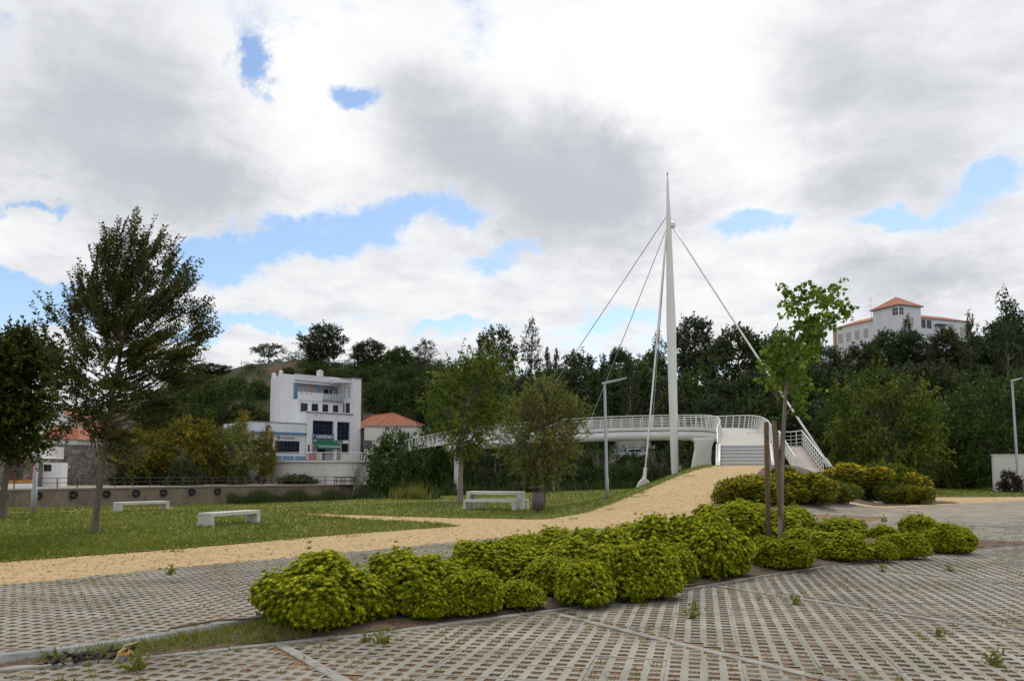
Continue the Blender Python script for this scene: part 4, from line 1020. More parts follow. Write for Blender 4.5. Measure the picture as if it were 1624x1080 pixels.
for s in (-1, 1):
    MB().box(-.95, .95, s * .78 - .14, s * .78 + .14, .41, .45).build('seat', M['darkwood'], r)
    for e in (-1, 1): MB().add([(e * .6 - .05, s * .75, 0), (e * .6 + .05, s * .75, 0), (e * .6 + .05, s * .62, 0), (e * .6 - .05, s * .62, 0), (e * .6 - .05, s * .3, .72), (e * .6 + .05, s * .3, .72), (e * .6 + .05, s * .2, .72), (e * .6 - .05, s * .2, .72)], [(0, 1, 2, 3), (4, 7, 6, 5), (0, 4, 5, 1), (1, 5, 6, 2), (2, 6, 7, 3), (3, 7, 4, 0)]).build('leg', M['darkwood'], r)
def lamp(lab, loc, h, rz, lean=0.0, s=1.0):
    r = thing('street_lamp', lab, 'street lamp', loc, 0, 'galvanised street lamps')
    MB().tube([(0, 0, -.1), (0, 0, .9), (lean * .2, 0, .92), (lean, 0, h)], [.085 * s, .085 * s, .07 * s, .055 * s], 12).build('pole', M['steel'], r, True)
    c, sn = math.cos(rz), math.sin(rz)
    arm = MB().tube([(lean - .12 * c, -.12 * sn, h - .02), (lean + .5 * c, .5 * sn, h + .13)], .05 * s, 8).build('arm', M['steel'], r)
    a0, a1 = Vector((lean + .35 * c, .35 * sn, h + .095)), Vector((lean + 1.0 * c, 1.0 * sn, h + .26)); u = (a1 - a0).normalized(); w = Vector((-sn, c, 0)) * .10; t = Vector((0, 0, .045))
    V = [a0 - w - t, a1 - w * .8 - t * .6, a1 + w * .8 - t * .6, a0 + w - t, a0 - w + t, a1 - w * .8 + t * .6, a1 + w * .8 + t * .6, a0 + w + t]
    MB().add(V, [(0, 3, 2, 1), (4, 5, 6, 7), (0, 1, 5, 4), (1, 2, 6, 5), (2, 3, 7, 6), (3, 0, 4, 7)]).build('lamp_head', M['steel'], r, bevel=.015)
    return r
p = onz(963, 807); tpz = at(957, 622, p.y).z; lamp('street lamp standing on the lawn edge left of the mast', (p.x, p.y, gz(p.x, p.y)), tpz, math.radians(10), -.06)
p = onz(1616, 781); tpz = at(1606, 604, p.y).z; lamp('tall street lamp at the right edge by the white wall', (p.x, p.y, 0), tpz, math.radians(15), -.1, 1.35)
p = onz(53, 814); lamp('street lamp at the left beside the leftmost tree', (p.x, p.y, 0), at(58, 655, p.y).z, math.radians(170), .02, 1.25)
p = onz(878, 781); lamp('distant street lamp half hidden by the olive-leaved tree', (p.x, p.y, 0), 4.9, math.radians(10))
STK = thing('tree_stake', 'left of the two round wooden stakes by the young tree', 'stake', (0, 0, 0), 0, 'wooden stakes of the young tree')
p = onz(1219.5, 868, .1); tz = at(1219.5, 669, p.y).z; STK.location = (p.x, p.y, 0)
MB().tube([(0, 0, -.1), (.0, 0, tz * .5), (.01, 0, tz - .02), (.01, 0, tz)], [.053, .051, .049, .042], 12).build('stake_pole', M['stake'], STK, True)
p2_ = onz(1243, 872, .1); tz2 = at(1234, 667, p2_.y).z
r = thing('tree_stake', 'right of the two round wooden stakes, leaning against the young tree', 'stake', (p2_.x, p2_.y, 0), 0, 'wooden stakes of the young tree')
MB().tube([(0, 0, -.1), (-.06, 0, tz2 * .5), (-.125, 0, tz2 - .02), (-.125, 0, tz2)], [.055, .054, .051, .044], 12).build('stake_pole', M['stake'], r, True)
p = onz(1522, 776); r = thing('tree_stake', 'left of two distant stakes below the big round tree', 'stake', (p.x, p.y, 0), 0, 'distant stakes'); MB().tube([(0, 0, -.1), (0, 0, 2.4)], .09, 8).build('stake_pole', M['stake'], r)
p = onz(1527, 775); r = thing('tree_stake', 'right of two distant stakes below the big round tree', 'stake', (p.x, p.y + .1, 0), 0, 'distant stakes'); MB().tube([(0, 0, -.1), (0, 0, 2.45)], .08, 8).build('stake_pole', M['stake'], r)
# bits lying at the end of the raised kerb
p = onz(196, 1042, .05); r = thing('orange_cap', 'orange capped grey pipe stub at the raised kerb', 'pipe stub', (p.x, p.y, 0))
MB().lathe([(.055, 0), (.055, .07), (.05, .075)], 12).build('pipe', M['kerbblue'], r); MB().lathe([(.06, .076), (.05, .10), (.02, .12)], 12).build('cap', M['orange'], r)
q0 = onz(178, 1054, .04); q1 = onz(204, 1022, .16); q2 = onz(222, 1018, .06); hp = catmull([tuple(q0), tuple((q0 + q1) / 2 + Vector((.02, 0, .05))), tuple(q1), tuple(q2)], 6)
o = MB().tube(hp, .009, 6).build('irrigation_hose', M['hose'], None, True); tag(o, 'thin yellowish irrigation hose looping over the raised kerb', 'hose')
p = onz(90, 1050, .05); rngk = np.random.default_rng(4); n = 160
Pn = np.stack([rngk.uniform(-.32, .30, n), rngk.uniform(-.05, .05, n) + 0, rngk.uniform(.02, .09, n)], 1)
V, F, T = leaf_arrays(Pn, unit(rngk.normal(0, 1, (n, 3)) * [1.4, .5, .35]), rngk.normal(0, 1, (n, 3)), rngk.uniform(.03, .08, n), rngk.uniform(.012, .03, n), rngk.uniform(0, .35, n))
o = link('dark_sheet_scrap', fast_mesh('dark_sheet_scrap', V, F, T), M['tyre']); o.location = (p.x + .25, p.y + .05, .03); o.rotation_euler = (0, 0, .55); tag(o, 'ragged dark scrap lying along the raised kerb at left', 'debris')
for x, y, lab in [(1055, 936, 'dry fallen twig on bare soil beside the broad middle dome shrub'), (360, 993, 'dry fallen twig at the left tip of the bed')]:
    p = onz(x, y, .08); o = MB().tube([(-.5, -.15, 0), (-.1, 0, .05), (.4, .25, .03), (.65, .32, .06)], [.012, .012, .009, .004], 5).build('fallen_twig', M['stake']); o.location = (p.x, p.y, .09); tag(o, lab, 'twig')
# ------------------------------------------------------------------ trees
def crown_points(rng, prof, depth, n, shell=.45):
    """clump centres spread through a crown outline given as rows (z, left x, right x)"""
    prof = np.array(sorted(prof)); z = prof[:, 0]
    wz = np.linspace(z[0], z[-1], 60); ww = np.interp(wz, z, prof[:, 2] - prof[:, 1]) + .05
    zz = rng.choice(wz, n, p=ww / ww.sum()) + rng.uniform(-.5, .5, n) * (wz[1] - wz[0])
    xl, xr = np.interp(zz, z, prof[:, 1]), np.interp(zz, z, prof[:, 2]); h = (xr - xl) / 2; c = (xr + xl) / 2
    a = rng.uniform(0, 2 * np.pi, n); r = rng.uniform(shell, 1, n) ** .6 * (1 + .17 * np.sin(2 * a + 9 * zz / z[-1] + 1) + .11 * np.sin(5 * a - 17 * zz / z[-1]))
    P = np.stack([c + h * r * np.cos(a), depth * h * r * np.sin(a), zz], 1)
    O = unit(np.stack([np.cos(a) * h, np.sin(a) * depth * h, (zz - (z[0] * .55 + z[-1] * .45)) * .9], 1))
    return P, O
def twigs(rng, C, O, K, tl, m, leaf, ratio, spread=.55, upb=.3, wind=(0, 0, 0), jit=.12, droop=.25, tint_mu=.42, tint_sd=.16, cl_sd=.14, two_rank=False):
    """K twigs from every clump centre with m leaves along each"""
    n = len(C); C = np.repeat(C, K, 0); O = np.repeat(O, K, 0); ct = np.repeat(rng.normal(0, cl_sd, n), K); N_ = n * K
    D = unit(O + rng.normal(0, spread, (N_, 3)) + np.array([0, 0, upb]) + np.array(wind))
    S = C + rng.normal(0, jit, (N_, 3)); L = tl * rng.uniform(.5, 1.15, N_)
    t = np.linspace(.08, 1, m)[None, :] + rng.uniform(-.4, .4, (N_, m)) / m
    P = S[:, None] + D[:, None] * (L[:, None] * t)[..., None] - np.array([0, 0, 1.0]) * (droop * .35 * L[:, None] * t ** 2)[..., None]
    lat = unit(np.cross(D, rng.normal(0, 1, (N_, 3))))
    if two_rank: LD = lat[:, None] * np.where(np.arange(m) % 2 == 0, 1, -1)[None, :, None] + rng.normal(0, .3, (N_, m, 3))
    else: LD = rng.normal(0, 1, (N_, m, 3))
    LD = unit(D[:, None] * .55 + LD * .8 + np.array([0, 0, -droop]))
    P = P.reshape(-1, 3); LD = LD.reshape(-1, 3); q = len(P)
    sz = leaf * rng.uniform(.7, 1.25, q)
    tint = np.repeat(ct, m) + rng.normal(tint_mu, tint_sd, q) + np.tile(np.linspace(-.08, .10, m), N_)
    return leaf_arrays(P, LD, rng.normal(0, 1, (q, 3)), sz, sz * ratio, tint), S, D, L
def wood_mesh(trunk, trad, limbs, sides=8):
    mb = MB(); mb.tube(trunk, trad, sides, False)
    for pts, r in limbs: mb.tube(pts, r, 5, False)
    return mb
def limb_to(rng, trunk, trad, C, r1, zlo=.35, rise=.4):
    T = np.array(trunk); zs = T[:, 2]; H = zs[-1]
    out = []
    for c in C:
        z = np.clip(c[2] - rng.uniform(.25, .55) * (np.hypot(c[0], c[1]) + .3), zs[0] + zlo * (H - zs[0]), H)
        a = np.array([np.interp(z, zs, T[:, 0]), np.interp(z, zs, T[:, 1]), z]); r0 = np.interp(z, zs, trad) * .5
        mid = a * .45 + c * .55; mid[2] = a[2] * .75 + c[2] * .25 + rise * .1
        out.append((bez(a, mid, c, 6), np.linspace(max(r0, r1 * 1.3), r1, 6)))
    return out
def make_tree(name, lab, cat, loc, prof, trunk, trad, leafkey, bark, seed, ncl, K, tl, m, leaf, ratio=.55, depth=.9, shell=.3, nlimb=None, twigmesh=False, group=None, zlo=.35, **kw):
    rng = np.random.default_rng(seed); C, O = crown_points(rng, prof, depth, ncl, shell)
    (V, F, T), S, D, L = twigs(rng, C, O, K, tl, m, leaf, ratio, **kw)
    root = thing(name, lab, cat, loc, 0, group)
    link('crown', fast_mesh(name + '_crown', V, F, T), L_[leafkey], root)
    limbs = limb_to(rng, trunk, trad, C[:nlimb or len(C)], trad[-1] * .5 if trad[-1] < .02 else .012, zlo)
    mb = wood_mesh(trunk, trad, limbs)
    if twigmesh:
        for s, d, l in zip(S, D, L): mb.tube([s, s + d * l * .55 - np.array([0, 0, .02 * l]), s + d * l - np.array([0, 0, .08 * l])], [.008, .006, .003], 3, False)
    mb.build('trunk', M[bark], root, True)
    return root

# elm-like tree bent by the wind, left foreground
p = onz(150, 848)
def rows(base_x, base_y, k, lst): return [((base_y - y) / k, (xl - base_x) / k, (xr - base_x) / k) for y, xl, xr in lst]
k = pxm(p.y)
make_tree('young_elm', 'wind-bent dark elm with upswept leafy shoots on the left lawn', 'tree', p,
          rows(150, 848, k, [(372, 180, 196), (395, 150, 225), (420, 118, 262), (460, 110, 270), (510, 96, 278), (560, 85, 275), (610, 88, 262), (650, 96, 236), (690, 120, 196), (715, 145, 180)]),
          [(0, 0, -.1), (.03, 0, .6), (.10, 0, 1.5), (.2, 0, 2.4), (.33, 0, 3.6), (.52, .02, 5.0), (.62, .02, 6.2), (.7, 0, 7.2)], [.105, .085, .075, .066, .052, .038, .025, .010], 'elm', 'bark', 3,
          220, 7, .82, 23, .092, .54, .85, .06, 170, True, None, .3, spread=.20, upb=.58, wind=(.52, 0, .28), jit=.10, droop=.25, tint_mu=.36, two_rank=True)
p = onz(4, 824); k = pxm(p.y)
make_tree('young_elm', 'dark broad-crowned tree cut by the left edge of the photo', 'tree', p,
          rows(4, 824, k, [(540, 0, 46), (560, -40, 66), (600, -66, 68), (645, -74, 66), (690, -60, 60), (720, -30, 50)]),
          [(0, 0, -.1), (.0, 0, 1.0), (.1, 0, 2.0), (.3, 0, 3.2), (.45, 0, 4.6), (.5, 0, 5.8)], [.13, .105, .085, .06, .035, .014], 'elm', 'bark', 4,
          280, 8, .55, 15, .125, .62, .85, .05, 150, False, None, .3, spread=.6, upb=.15, jit=.2, tint_mu=.33, droop=.35)
p = onz(730, 796); k = pxm(p.y)
make_tree('park_tree', 'slender tree with layered green crown left of the picnic table', 'tree', p,
          rows(730, 796, k, [(566, 748, 782), (585, 712, 806), (615, 690, 806), (645, 680, 795), (675, 690, 782), (700, 705, 768), (712, 718, 745)]),
          [(0, 0, -.1), (.0, 0, 1.3), (.05, 0, 2.6), (.2, 0, 4.0), (.5, 0, 5.8), (.9, 0, 7.3)], [.17, .13, .11, .085, .05, .016], 'fresh', 'bark_pale', 5,
          150, 8, .72, 13, .15, .5, .85, .08, 120, False, None, .36, spread=.6, upb=.12, wind=(.2, 0, 0), jit=.22, tint_mu=.38, cl_sd=.16)
p = onz(859, 811); k = pxm(p.y)
make_tree('park_tree', 'bushy olive-leaved tree standing behind the litter bin', 'tree', p,
          rows(859, 811, k, [(618, 850, 884), (640, 825, 905), (670, 806, 918), (700, 798, 920), (728, 806, 915), (748, 826, 892), (758, 845, 876)]),
          [(0, 0, -.1), (.03, 0, .8), (.05, 0, 1.5), (.08, 0, 2.4), (.1, 0, 3.6), (.12, 0, 4.5)], [.16, .13, .115, .08, .045, .014], 'olive', 'bark', 6,
          200, 7, .55, 15, .10, .48, .9, .08, 150, True, None, .22, spread=.5, upb=.34, jit=.18, tint_mu=.42, cl_sd=.12)
# staked young ginkgo
p = onz(1238, 872, .1); k = pxm(p.y)
def gl(px, py): return ((px - 1238) / k, 0, (872 - py) / k + .1)
rng = np.random.default_rng(9)
GC = [(1246, 560), (1232, 585), (1272, 572), (1286, 606), (1240, 612), (1266, 636), (1280, 536), (1298, 512), (1256, 484), (1270, 470), (1298, 474), (1318, 512), (1344, 494), (1358, 496), (1328, 484),
      (1300, 540), (1250, 540), (1316, 536), (1262, 600), (1282, 590), (1272, 508), (1288, 556), (1312, 470), (1336, 500), (1230, 562), (1252, 575), (1276, 622)]
C = np.array([gl(*q) for q in GC]); C[:, 1] = rng.normal(0, .28, len(C)); O = unit(rng.normal(0, 1, C.shape) + [0.1, 0, .1])
(V, F, T), *_ = twigs(rng, C, O, 10, .27, 8, .10, .95, spread=.9, upb=.0, jit=.10, droop=.35, tint_mu=.45, cl_sd=.1)
ging = thing('young_ginkgo', 'young staked tree with bright green fan leaves and leaning top', 'tree', (p.x, p.y, .02))
link('crown', fast_mesh('ginkgo_crown', V, F, T), L_['ginkgo'], ging)
tr = [gl(1238, 885), gl(1241, 790), gl(1246, 700), gl(1253, 622), gl(1262, 560), gl(1274, 515), gl(1290, 478)]
tr = [tuple(q) for q in tr]; trr = [.062, .052, .046, .036, .024, .015, .007]
ends = [q for q in C[[0, 1, 2, 3, 4, 5, 7, 8, 9, 10, 12, 13, 14, 15, 17, 23, 24]]]
wood_mesh(tr, trr, limb_to(rng, tr, trr, ends, .006, .42)).build('trunk', M['bark_pale'], ging, True)

# variants for the farther trees; crown outlines about 1 unit = 1 m for an 8 m tree
def far_variant(kind, seed):
    if kind == 'round':
        pr = [(1.6, -1.4, 1.4), (2.6, -2.9, 2.9), (4.2, -3.5, 3.5), (5.8, -3.1, 3.1), (7.0, -2.0, 2.0), (7.9, -.6, .7)]
        return make_tree('x', 'x', 'tree', (0, 0, 0), pr, [(0, 0, -1.2), (.05, 0, 1.6), (.1, 0, 3.2), (0, 0, 5.2)], [.28, .22, .16, .05], 'dark', 'bark_dark', seed, 170, 6, 1.0, 10, .34, .6, .95, .25, 40, False, None, .3, spread=.7, upb=.2, jit=.3, cl_sd=.2)
    if kind == 'airy':
        pr = [(2.2, -.9, .8), (3.4, -1.6, 1.4), (4.6, -1.2, 1.7), (5.8, -1.5, 1.2), (7.0, -.8, 1.1), (8.0, -.3, .3)]
        return make_tree('x', 'x', 'tree', (0, 0, 0), pr, [(0, 0, -1.2), (.1, 0, 1.6), (-.1, 0, 3.6), (.1, 0, 5.6), (.05, 0, 7.2)], [.17, .14, .10, .07, .02], 'greyg', 'bark_pale', seed, 60, 5, .8, 10, .28, .42, .9, .1, 44, False, None, .25, spread=.5, upb=.25, jit=.2, droop=.5)
    if kind == 'conifer':
        pr = [(.8, -1.5, 1.5), (2.2, -1.3, 1.3), (4.0, -.95, .95), (6.0, -.55, .55), (7.4, -.22, .22), (8.0, -.05, .05)]
        return make_tree('x', 'x', 'tree', (0, 0, 0), pr, [(0, 0, -1.2), (0, 0, 3), (0, 0, 6), (0, 0, 8)], [.2, .15, .08, .02], 'dark', 'bark_dark', seed, 130, 5, .5, 9, .26, .42, .95, .3, 30, False, None, .1, spread=.4, upb=-.1, jit=.12, droop=.4)
    if kind == 'spread':
        pr = [(3.6, -1.6, 1.5), (4.4, -4.2, 3.8), (5.6, -4.6, 4.4), (6.8, -3.2, 3.4), (7.8, -1.4, 1.6)]
        return make_tree('x', 'x', 'tree', (0, 0, 0), pr, [(0, 0, -1.2), (.2, 0, 1.4), (.0, 0, 3.0), (.2, 0, 5.0)], [.28, .22, .16, .06], 'dark', 'bark_dark', seed, 95, 6, .9, 10, .32, .55, .9, .15, 50, False, None, .3, spread=.6, upb=.1, jit=.25)
    if kind == 'deep':
        pr = [(1.3, -1.6, 1.6), (2.4, -3.4, 3.4), (4.2, -4.0, 4.0), (5.8, -3.4, 3.4), (7.1, -2.1, 2.1), (7.9, -.6, .6)]
        return make_tree('x', 'x', 'tree', (0, 0, 0), pr, [(0, 0, -.3), (.05, 0, 1.6), (.1, 0, 3.2), (0, 0, 5.2)], [.26, .22, .16, .05], 'deep', 'bark_dark', seed, 170, 10, 1.2, 12, .23, .5, .95, .35, 50, False, None, .28, spread=.7, upb=.15, jit=.3, cl_sd=.16)
    if kind == 'autumn':
        pr = [(1.5, -1.3, 1.3), (2.6, -2.9, 2.8), (4.2, -3.4, 3.4), (5.8, -2.8, 3.0), (7.0, -1.8, 1.8), (7.9, -.5, .6)]
        return make_tree('x', 'x', 'tree', (0, 0, 0), pr, [(0, 0, -.3), (.1, 0, 1.6), (.1, 0, 3.2), (0, 0, 5.2)], [.17, .14, .11, .04], 'autumn', 'bark_pale', seed, 170, 6, 1.0, 10, .28, .55, .95, .2, 40, False, None, .28, spread=.7, upb=.2, jit=.3, tint_mu=.4, cl_sd=.22)
    if kind == 'shrub':
        pr = [(.1, -2.6, 2.6), (1.2, -3.2, 3.2), (2.6, -3.0, 3.0), (3.6, -2.0, 2.0), (4.2, -.6, .6)]
        return make_tree('x', 'x', 'shrub', (0, 0, 0), pr, [(0, 0, -.5), (.1, 0, .8), (0, 0, 2.2)], [.12, .09, .03], 'scrub', 'bark_dark', seed, 150, 6, .8, 10, .28, .55, .95, .3, 30, False, None, .1, spread=.7, upb=.3, jit=.3, cl_sd=.2)
    if kind == 'bare':
        root = thing('x', 'x', 'tree'); rng = np.random.default_rng(seed); mb = MB()
        def br(a, d, l, r, lev):
            d = d / np.linalg.norm(d); b = a + d * l; mid = (a + b) / 2 + rng.normal(0, l * .06, 3); mb.tube([a, mid, b], [r, r * .85, r * .6], 4, False)
            if lev: [br(b if q else mid, d + rng.normal(0, .5, 3) + [0, 0, .12], l * rng.uniform(.6, .85), r * .6, lev - 1) for q in (0, 1, 1)]
        br(np.array([0, 0, -.3]), np.array([.05, 0, 1.0]), 2.6, .16, 4); mb.build('trunk', M['bark_pale'], root); 
        rng = np.random.default_rng(1); Vv = np.array(mb.V); P = Vv[rng.choice(len(Vv), 420)]; P = P[P[:, 2] > 2.5]; n = len(P)
        V, F, T = leaf_arrays(P, unit(rng.normal(0, 1, (n, 3))), rng.normal(0, 1, (n, 3)), rng.uniform(.10, .2, n), rng.uniform(.06, .1, n), rng.uniform(0, 1, n)); link('crown', fast_mesh('bare_crown', V, F, T), L_['greyg'], root)
        return root
VAR = {k: [far_variant(k, 40 + 7 * i + j) for j in range(n)] for i, (k, n) in enumerate([('round', 3), ('airy', 2), ('conifer', 1), ('spread', 1), ('deep', 2), ('autumn', 2), ('shrub', 2), ('bare', 1)])}
VW = {'round': 8.2, 'airy': 4.0, 'conifer': 3.4, 'spread': 10.2, 'deep': 9.4, 'autumn': 7.8, 'shrub': 7.4, 'bare': 6.0}
VH = {'round': 8.4, 'airy': 8.5, 'conifer': 8.2, 'spread': 8.3, 'deep': 8.4, 'autumn': 8.4, 'shrub': 4.6, 'bare': 8.0}
NAME = {'round': 'broadleaf_tree', 'airy': 'eucalyptus_tree', 'conifer': 'conifer_tree', 'spread': 'spreading_tree', 'deep': 'round_tree', 'autumn': 'yellowing_tree', 'shrub': 'bank_shrub', 'bare': 'bare_tree'}
FREE = {k: list(v) for k, v in VAR.items()}; CNT = {}
def plant(kind, px, ytop, wpx, Y, lab, group=None, base=None, leafkey=None, auto=False, asp=1.5):
    if auto:      # step up the slope until the tree has a natural height for its width
        for Y in np.arange(Y, 166, 1.5):
            if at(px, ytop, Y).z - gz((px - 812) / F_PX * Y, Y) < asp * wpx / pxm(Y): break
    X = (px - 812) / F_PX * Y; z = gz(X, Y) if base is None else base; top = at(px, ytop, Y).z; X = at(px, ytop * .5 + 375, Y).x
    h = max(1.0, top - z); sz = h / VH[kind]; sx = wpx / pxm(Y) / VW[kind]
    i = CNT.get(kind, 0); CNT[kind] = i + 1
    rz = 0 if kind in ('airy', 'spread') and i < 2 else (i * 2.4) % 6.28
    if FREE[kind]:
        o = FREE[kind].pop(0); o.location = (X, Y, z); o.rotation_euler = (0, 0, rz); o.scale = (sx, sx, sz); o.name = NAME[kind]; o['label'] = lab
        if group: o['group'] = group
    else:
        o = dup(VAR[kind][i % len(VAR[kind])], (X, Y, z), rz, (sx, sx, sz), lab, group); o.name = NAME[kind]
        if not group and 'group' in o: del o['group']
    if leafkey:
        for c in o.children:
            if c.name.startswith('crown'):
                c.material_slots[0].link = 'OBJECT'; c.material_slots[0].material = L_[leafkey]
    return o
# skyline of the left hill
plant('spread', 424, 546, 64, 160, 'spreading tree alone on the hill crest left of the white building')
plant('round', 510, 514, 78, 158, 'tallest rounded tree on the hill crest above the white building', leafkey='greyg')
plant('round', 584, 540, 66, 158, 'dark rounded tree on the crest right of the tallest one')
plant('round', 634, 549, 44, 157, 'small round green tree on the crest with a bare trunk', leafkey='scrub')
plant('airy', 674, 538, 40, 157, 'thin airy eucalyptus on the crest right of the small round tree')
plant('round', 330, 577, 76, 158, 'dark tree at the left shoulder of the hill', leafkey='dark')
plant('shrub', 300, 590, 70, 154, 'dark bush on the left shoulder of the hill below the crest')
plant('spread', 352, 602, 112, 128, 'broad dark green tree on the slope left of the white building', leafkey='deep')
plant('round', 265, 640, 100, 126, 'dark tree behind the yellowing riverside trees', leafkey='deep')
# middle and right skyline
plant('round', 735, 580, 80, 114, 'dark tree behind the slender layered tree', leafkey='scrub', auto=True, asp=1.2)
plant('spread', 788, 523, 100, 114, 'broad dark pine-like tree standing highest behind the picnic table', auto=True, asp=1.2)
plant('airy', 843, 505, 34, 114, 'tall thin eucalyptus rising above the dark wood', auto=True, asp=4.0)
plant('conifer', 868, 545, 26, 114, 'pointed conifer right of the tall thin eucalyptus', auto=True, asp=4.5)
plant('conifer', 883, 547, 24, 114, 'second pointed conifer right of the tall thin eucalyptus', auto=True, asp=4.5)
plant('conifer', 910, 549, 18, 114, 'narrow conifer tip between two stay cables', auto=True, asp=4.5)
plant('round', 918, 560, 96, 114, 'rounded dark tree crossed by the leftmost stay cable', auto=True, asp=1.2)
plant('conifer', 958, 553, 40, 114, 'spiky conifer left of the second stay cable', auto=True, asp=4.5)
plant('round', 982, 552, 48, 114, 'dark tree top right of the second stay cable', auto=True, asp=1.2)
plant('airy', 1000, 560, 40, 114, 'airy grey tree between the second cable and the white rod', auto=True, asp=4.0)
plant('round', 1035, 556, 70, 114, 'dark tree just left of the mast', auto=True, asp=1.2)
plant('airy', 1045, 524, 30, 114, 'thin tree top close left of the mast', auto=True, asp=4.0)
plant('round', 1104, 503, 92, 114, 'large dark tree immediately right of the mast', auto=True, asp=1.2)
plant('round', 1172, 520, 116, 114, 'large dark tree crossed by the right stay', auto=True, asp=1.2)
plant('airy', 1232, 522, 60, 114, 'airy tree top behind the young ginkgo', leafkey='dark', auto=True, asp=4.0)
plant('round', 1240, 530, 90, 114, 'dark tree behind the young ginkgo', auto=True, asp=1.2)
plant('round', 1308, 548, 90, 114, 'dark tree right of the young ginkgo', auto=True, asp=1.2)
plant('airy', 1300, 530, 50, 114, 'wispy tree top right of the ginkgo crown', auto=True, asp=4.0)
plant('round', 1370, 545, 70, 114, 'dark tree below the left wing of the hilltop house', auto=True, asp=1.2)
plant('round', 1412, 522, 66, 114, 'dark tree before the tower of the hilltop house', auto=True, asp=1.2)
plant('airy', 1442, 500, 26, 114, 'thin tree top reaching the tower window of the hilltop house', leafkey='dark', auto=True, asp=4.0)
plant('round', 1450, 526, 64, 114, 'dark tree below the tower of the hilltop house', auto=True, asp=1.2)
plant('round', 1504, 520, 60, 114, 'dark tree before the right wing of the hilltop house', auto=True, asp=1.2)
plant('airy', 1543, 498, 44, 114, 'wispy tree at the right corner of the hilltop house', auto=True, asp=4.0)
plant('round', 1548, 530, 60, 114, 'dark tree below the right corner of the hilltop house', auto=True, asp=1.2)
plant('airy', 1600, 464, 62, 114, 'tall wispy eucalyptus at the right edge of the skyline', leafkey='dark', auto=True, asp=4.0)
plant('round', 1592, 508, 90, 114, 'dark tree under the tall wispy eucalyptus', auto=True, asp=1.2)
plant('round', 1626, 500, 70, 114, 'dark tree at the right edge of the wood', auto=True, asp=1.2)
rngf = random.Random(4)
ORD = ['first', 'second', 'third', 'fourth', 'fifth', 'sixth', 'seventh', 'eighth', 'ninth', 'tenth', 'eleventh', 'twelfth', 'thirteenth', 'fourteenth']
zones = [(700, 900, 'of the wood behind the picnic table', 'wood behind the picnic table'), (900, 1080, 'of the wood behind the bridge', 'wood behind the bridge'),
         (1080, 1330, 'of the wood behind the steps and gangway', 'wood behind the steps'), (1330, 1640, 'of the wood below the hilltop house', 'wood below the hilltop house')]
for x0, x1, lab, grp in zones:
    x = x0 + 15; c = 0
    while x < x1:
        plant('round', x, 586 + rngf.uniform(-14, 16), rngf.uniform(84, 112), 112, 'dark tree, %s from left, upper row %s' % (ORD[c], lab), grp, leafkey=rngf.choice([None, None, 'scrub']), auto=True, asp=1.3)
        x += rngf.uniform(40, 56); c += 1
    x = x0; c = 0
    while x < x1:
        if not (940 < x < 1045): plant('round' if x > 1040 else 'shrub', x, 632 + rngf.uniform(-16, 14), rngf.uniform(80, 105), 108, 'dark tree, %s from left, lower row %s' % (ORD[c], lab), grp, auto=True, asp=1.25); c += 1
        x += rngf.uniform(48, 66)
for k_, (x, yt, w_) in enumerate([(598, 602, 56), (632, 606, 60), (668, 600, 62), (702, 602, 60), (738, 598, 60), (612, 628, 52), (650, 632, 60), (690, 628, 60), (728, 630, 60)]):
    plant('shrub', x, yt, w_, 126, 'dark green bush, %s from left, %s row on the slope right of the stepped building' % (ORD[k_ % 5], 'upper' if k_ < 5 else 'lower'), 'bushes on the slope right of the stepped building', leafkey=(None, 'deep', 'dark')[k_ % 3], auto=True, asp=.9)
for k_, (x, yt, w_) in enumerate([(300, 612, 50), (335, 606, 52), (372, 598, 44), (408, 604, 40), (318, 640, 60), (390, 640, 50), (412, 650, 40), (250, 628, 60)]):
    plant('shrub', x, yt, w_, 124, 'dark bush, %s from left, %s row on the slope left of the stepped building' % (ORD[k_ % 4], 'upper' if k_ < 4 else 'lower'), 'bushes on the slope left of the stepped building', leafkey=('deep', None, 'dark')[k_ % 3], auto=True, asp=.75)
for k_, (x, yt, w_) in enumerate([(455, 582, 34), (500, 580, 40), (545, 584, 44), (590, 582, 44), (640, 582, 44), (690, 584, 46)]):
    plant('shrub', x, yt, w_, 140, 'low bush, %s from left along the hill crest below the railing' % ORD[k_], 'bushes along the hill crest', auto=True, asp=.6)
# big trees on the right lawn
plant('deep', 1400, 590, 196, 60, 'big round green tree right of the gangway', leafkey='mid')
plant('deep', 1575, 596, 180, 70, 'dense dark round tree at the right over the white wall')
plant('deep', 1500, 650, 90, 73, 'lighter green tree between the two big round trees', leafkey='mid')
plant('deep', 1650, 600, 130, 74, 'dark tree cut by the right edge of the photo')
plant('round', 1455, 640, 100, 84, 'dark tree behind the gap between the big round trees')
plant('round', 1330, 640, 90, 84, 'dark tree behind the gangway railing', leafkey='scrub')
plant('shrub', 1600, 745, 40, 61, 'purplish dark shrub in front of the white wall', leafkey='purple', base=0)
plant('shrub', 1525, 748, 60, 74, 'dark shrub behind the two distant stakes', base=0)
plant('shrub', 1480, 742, 60, 76, 'dark shrub under the lighter green tree', base=0)
plant('shrub', 1420, 735, 90, 78, 'dark shrub under the big round green tree', base=0)
plant('shrub', 1345, 735, 70, 78, 'dark shrub low behind the gangway', base=0)
plant('shrub', 1570, 735, 70, 80, 'dark shrub behind the white wall', base=0)
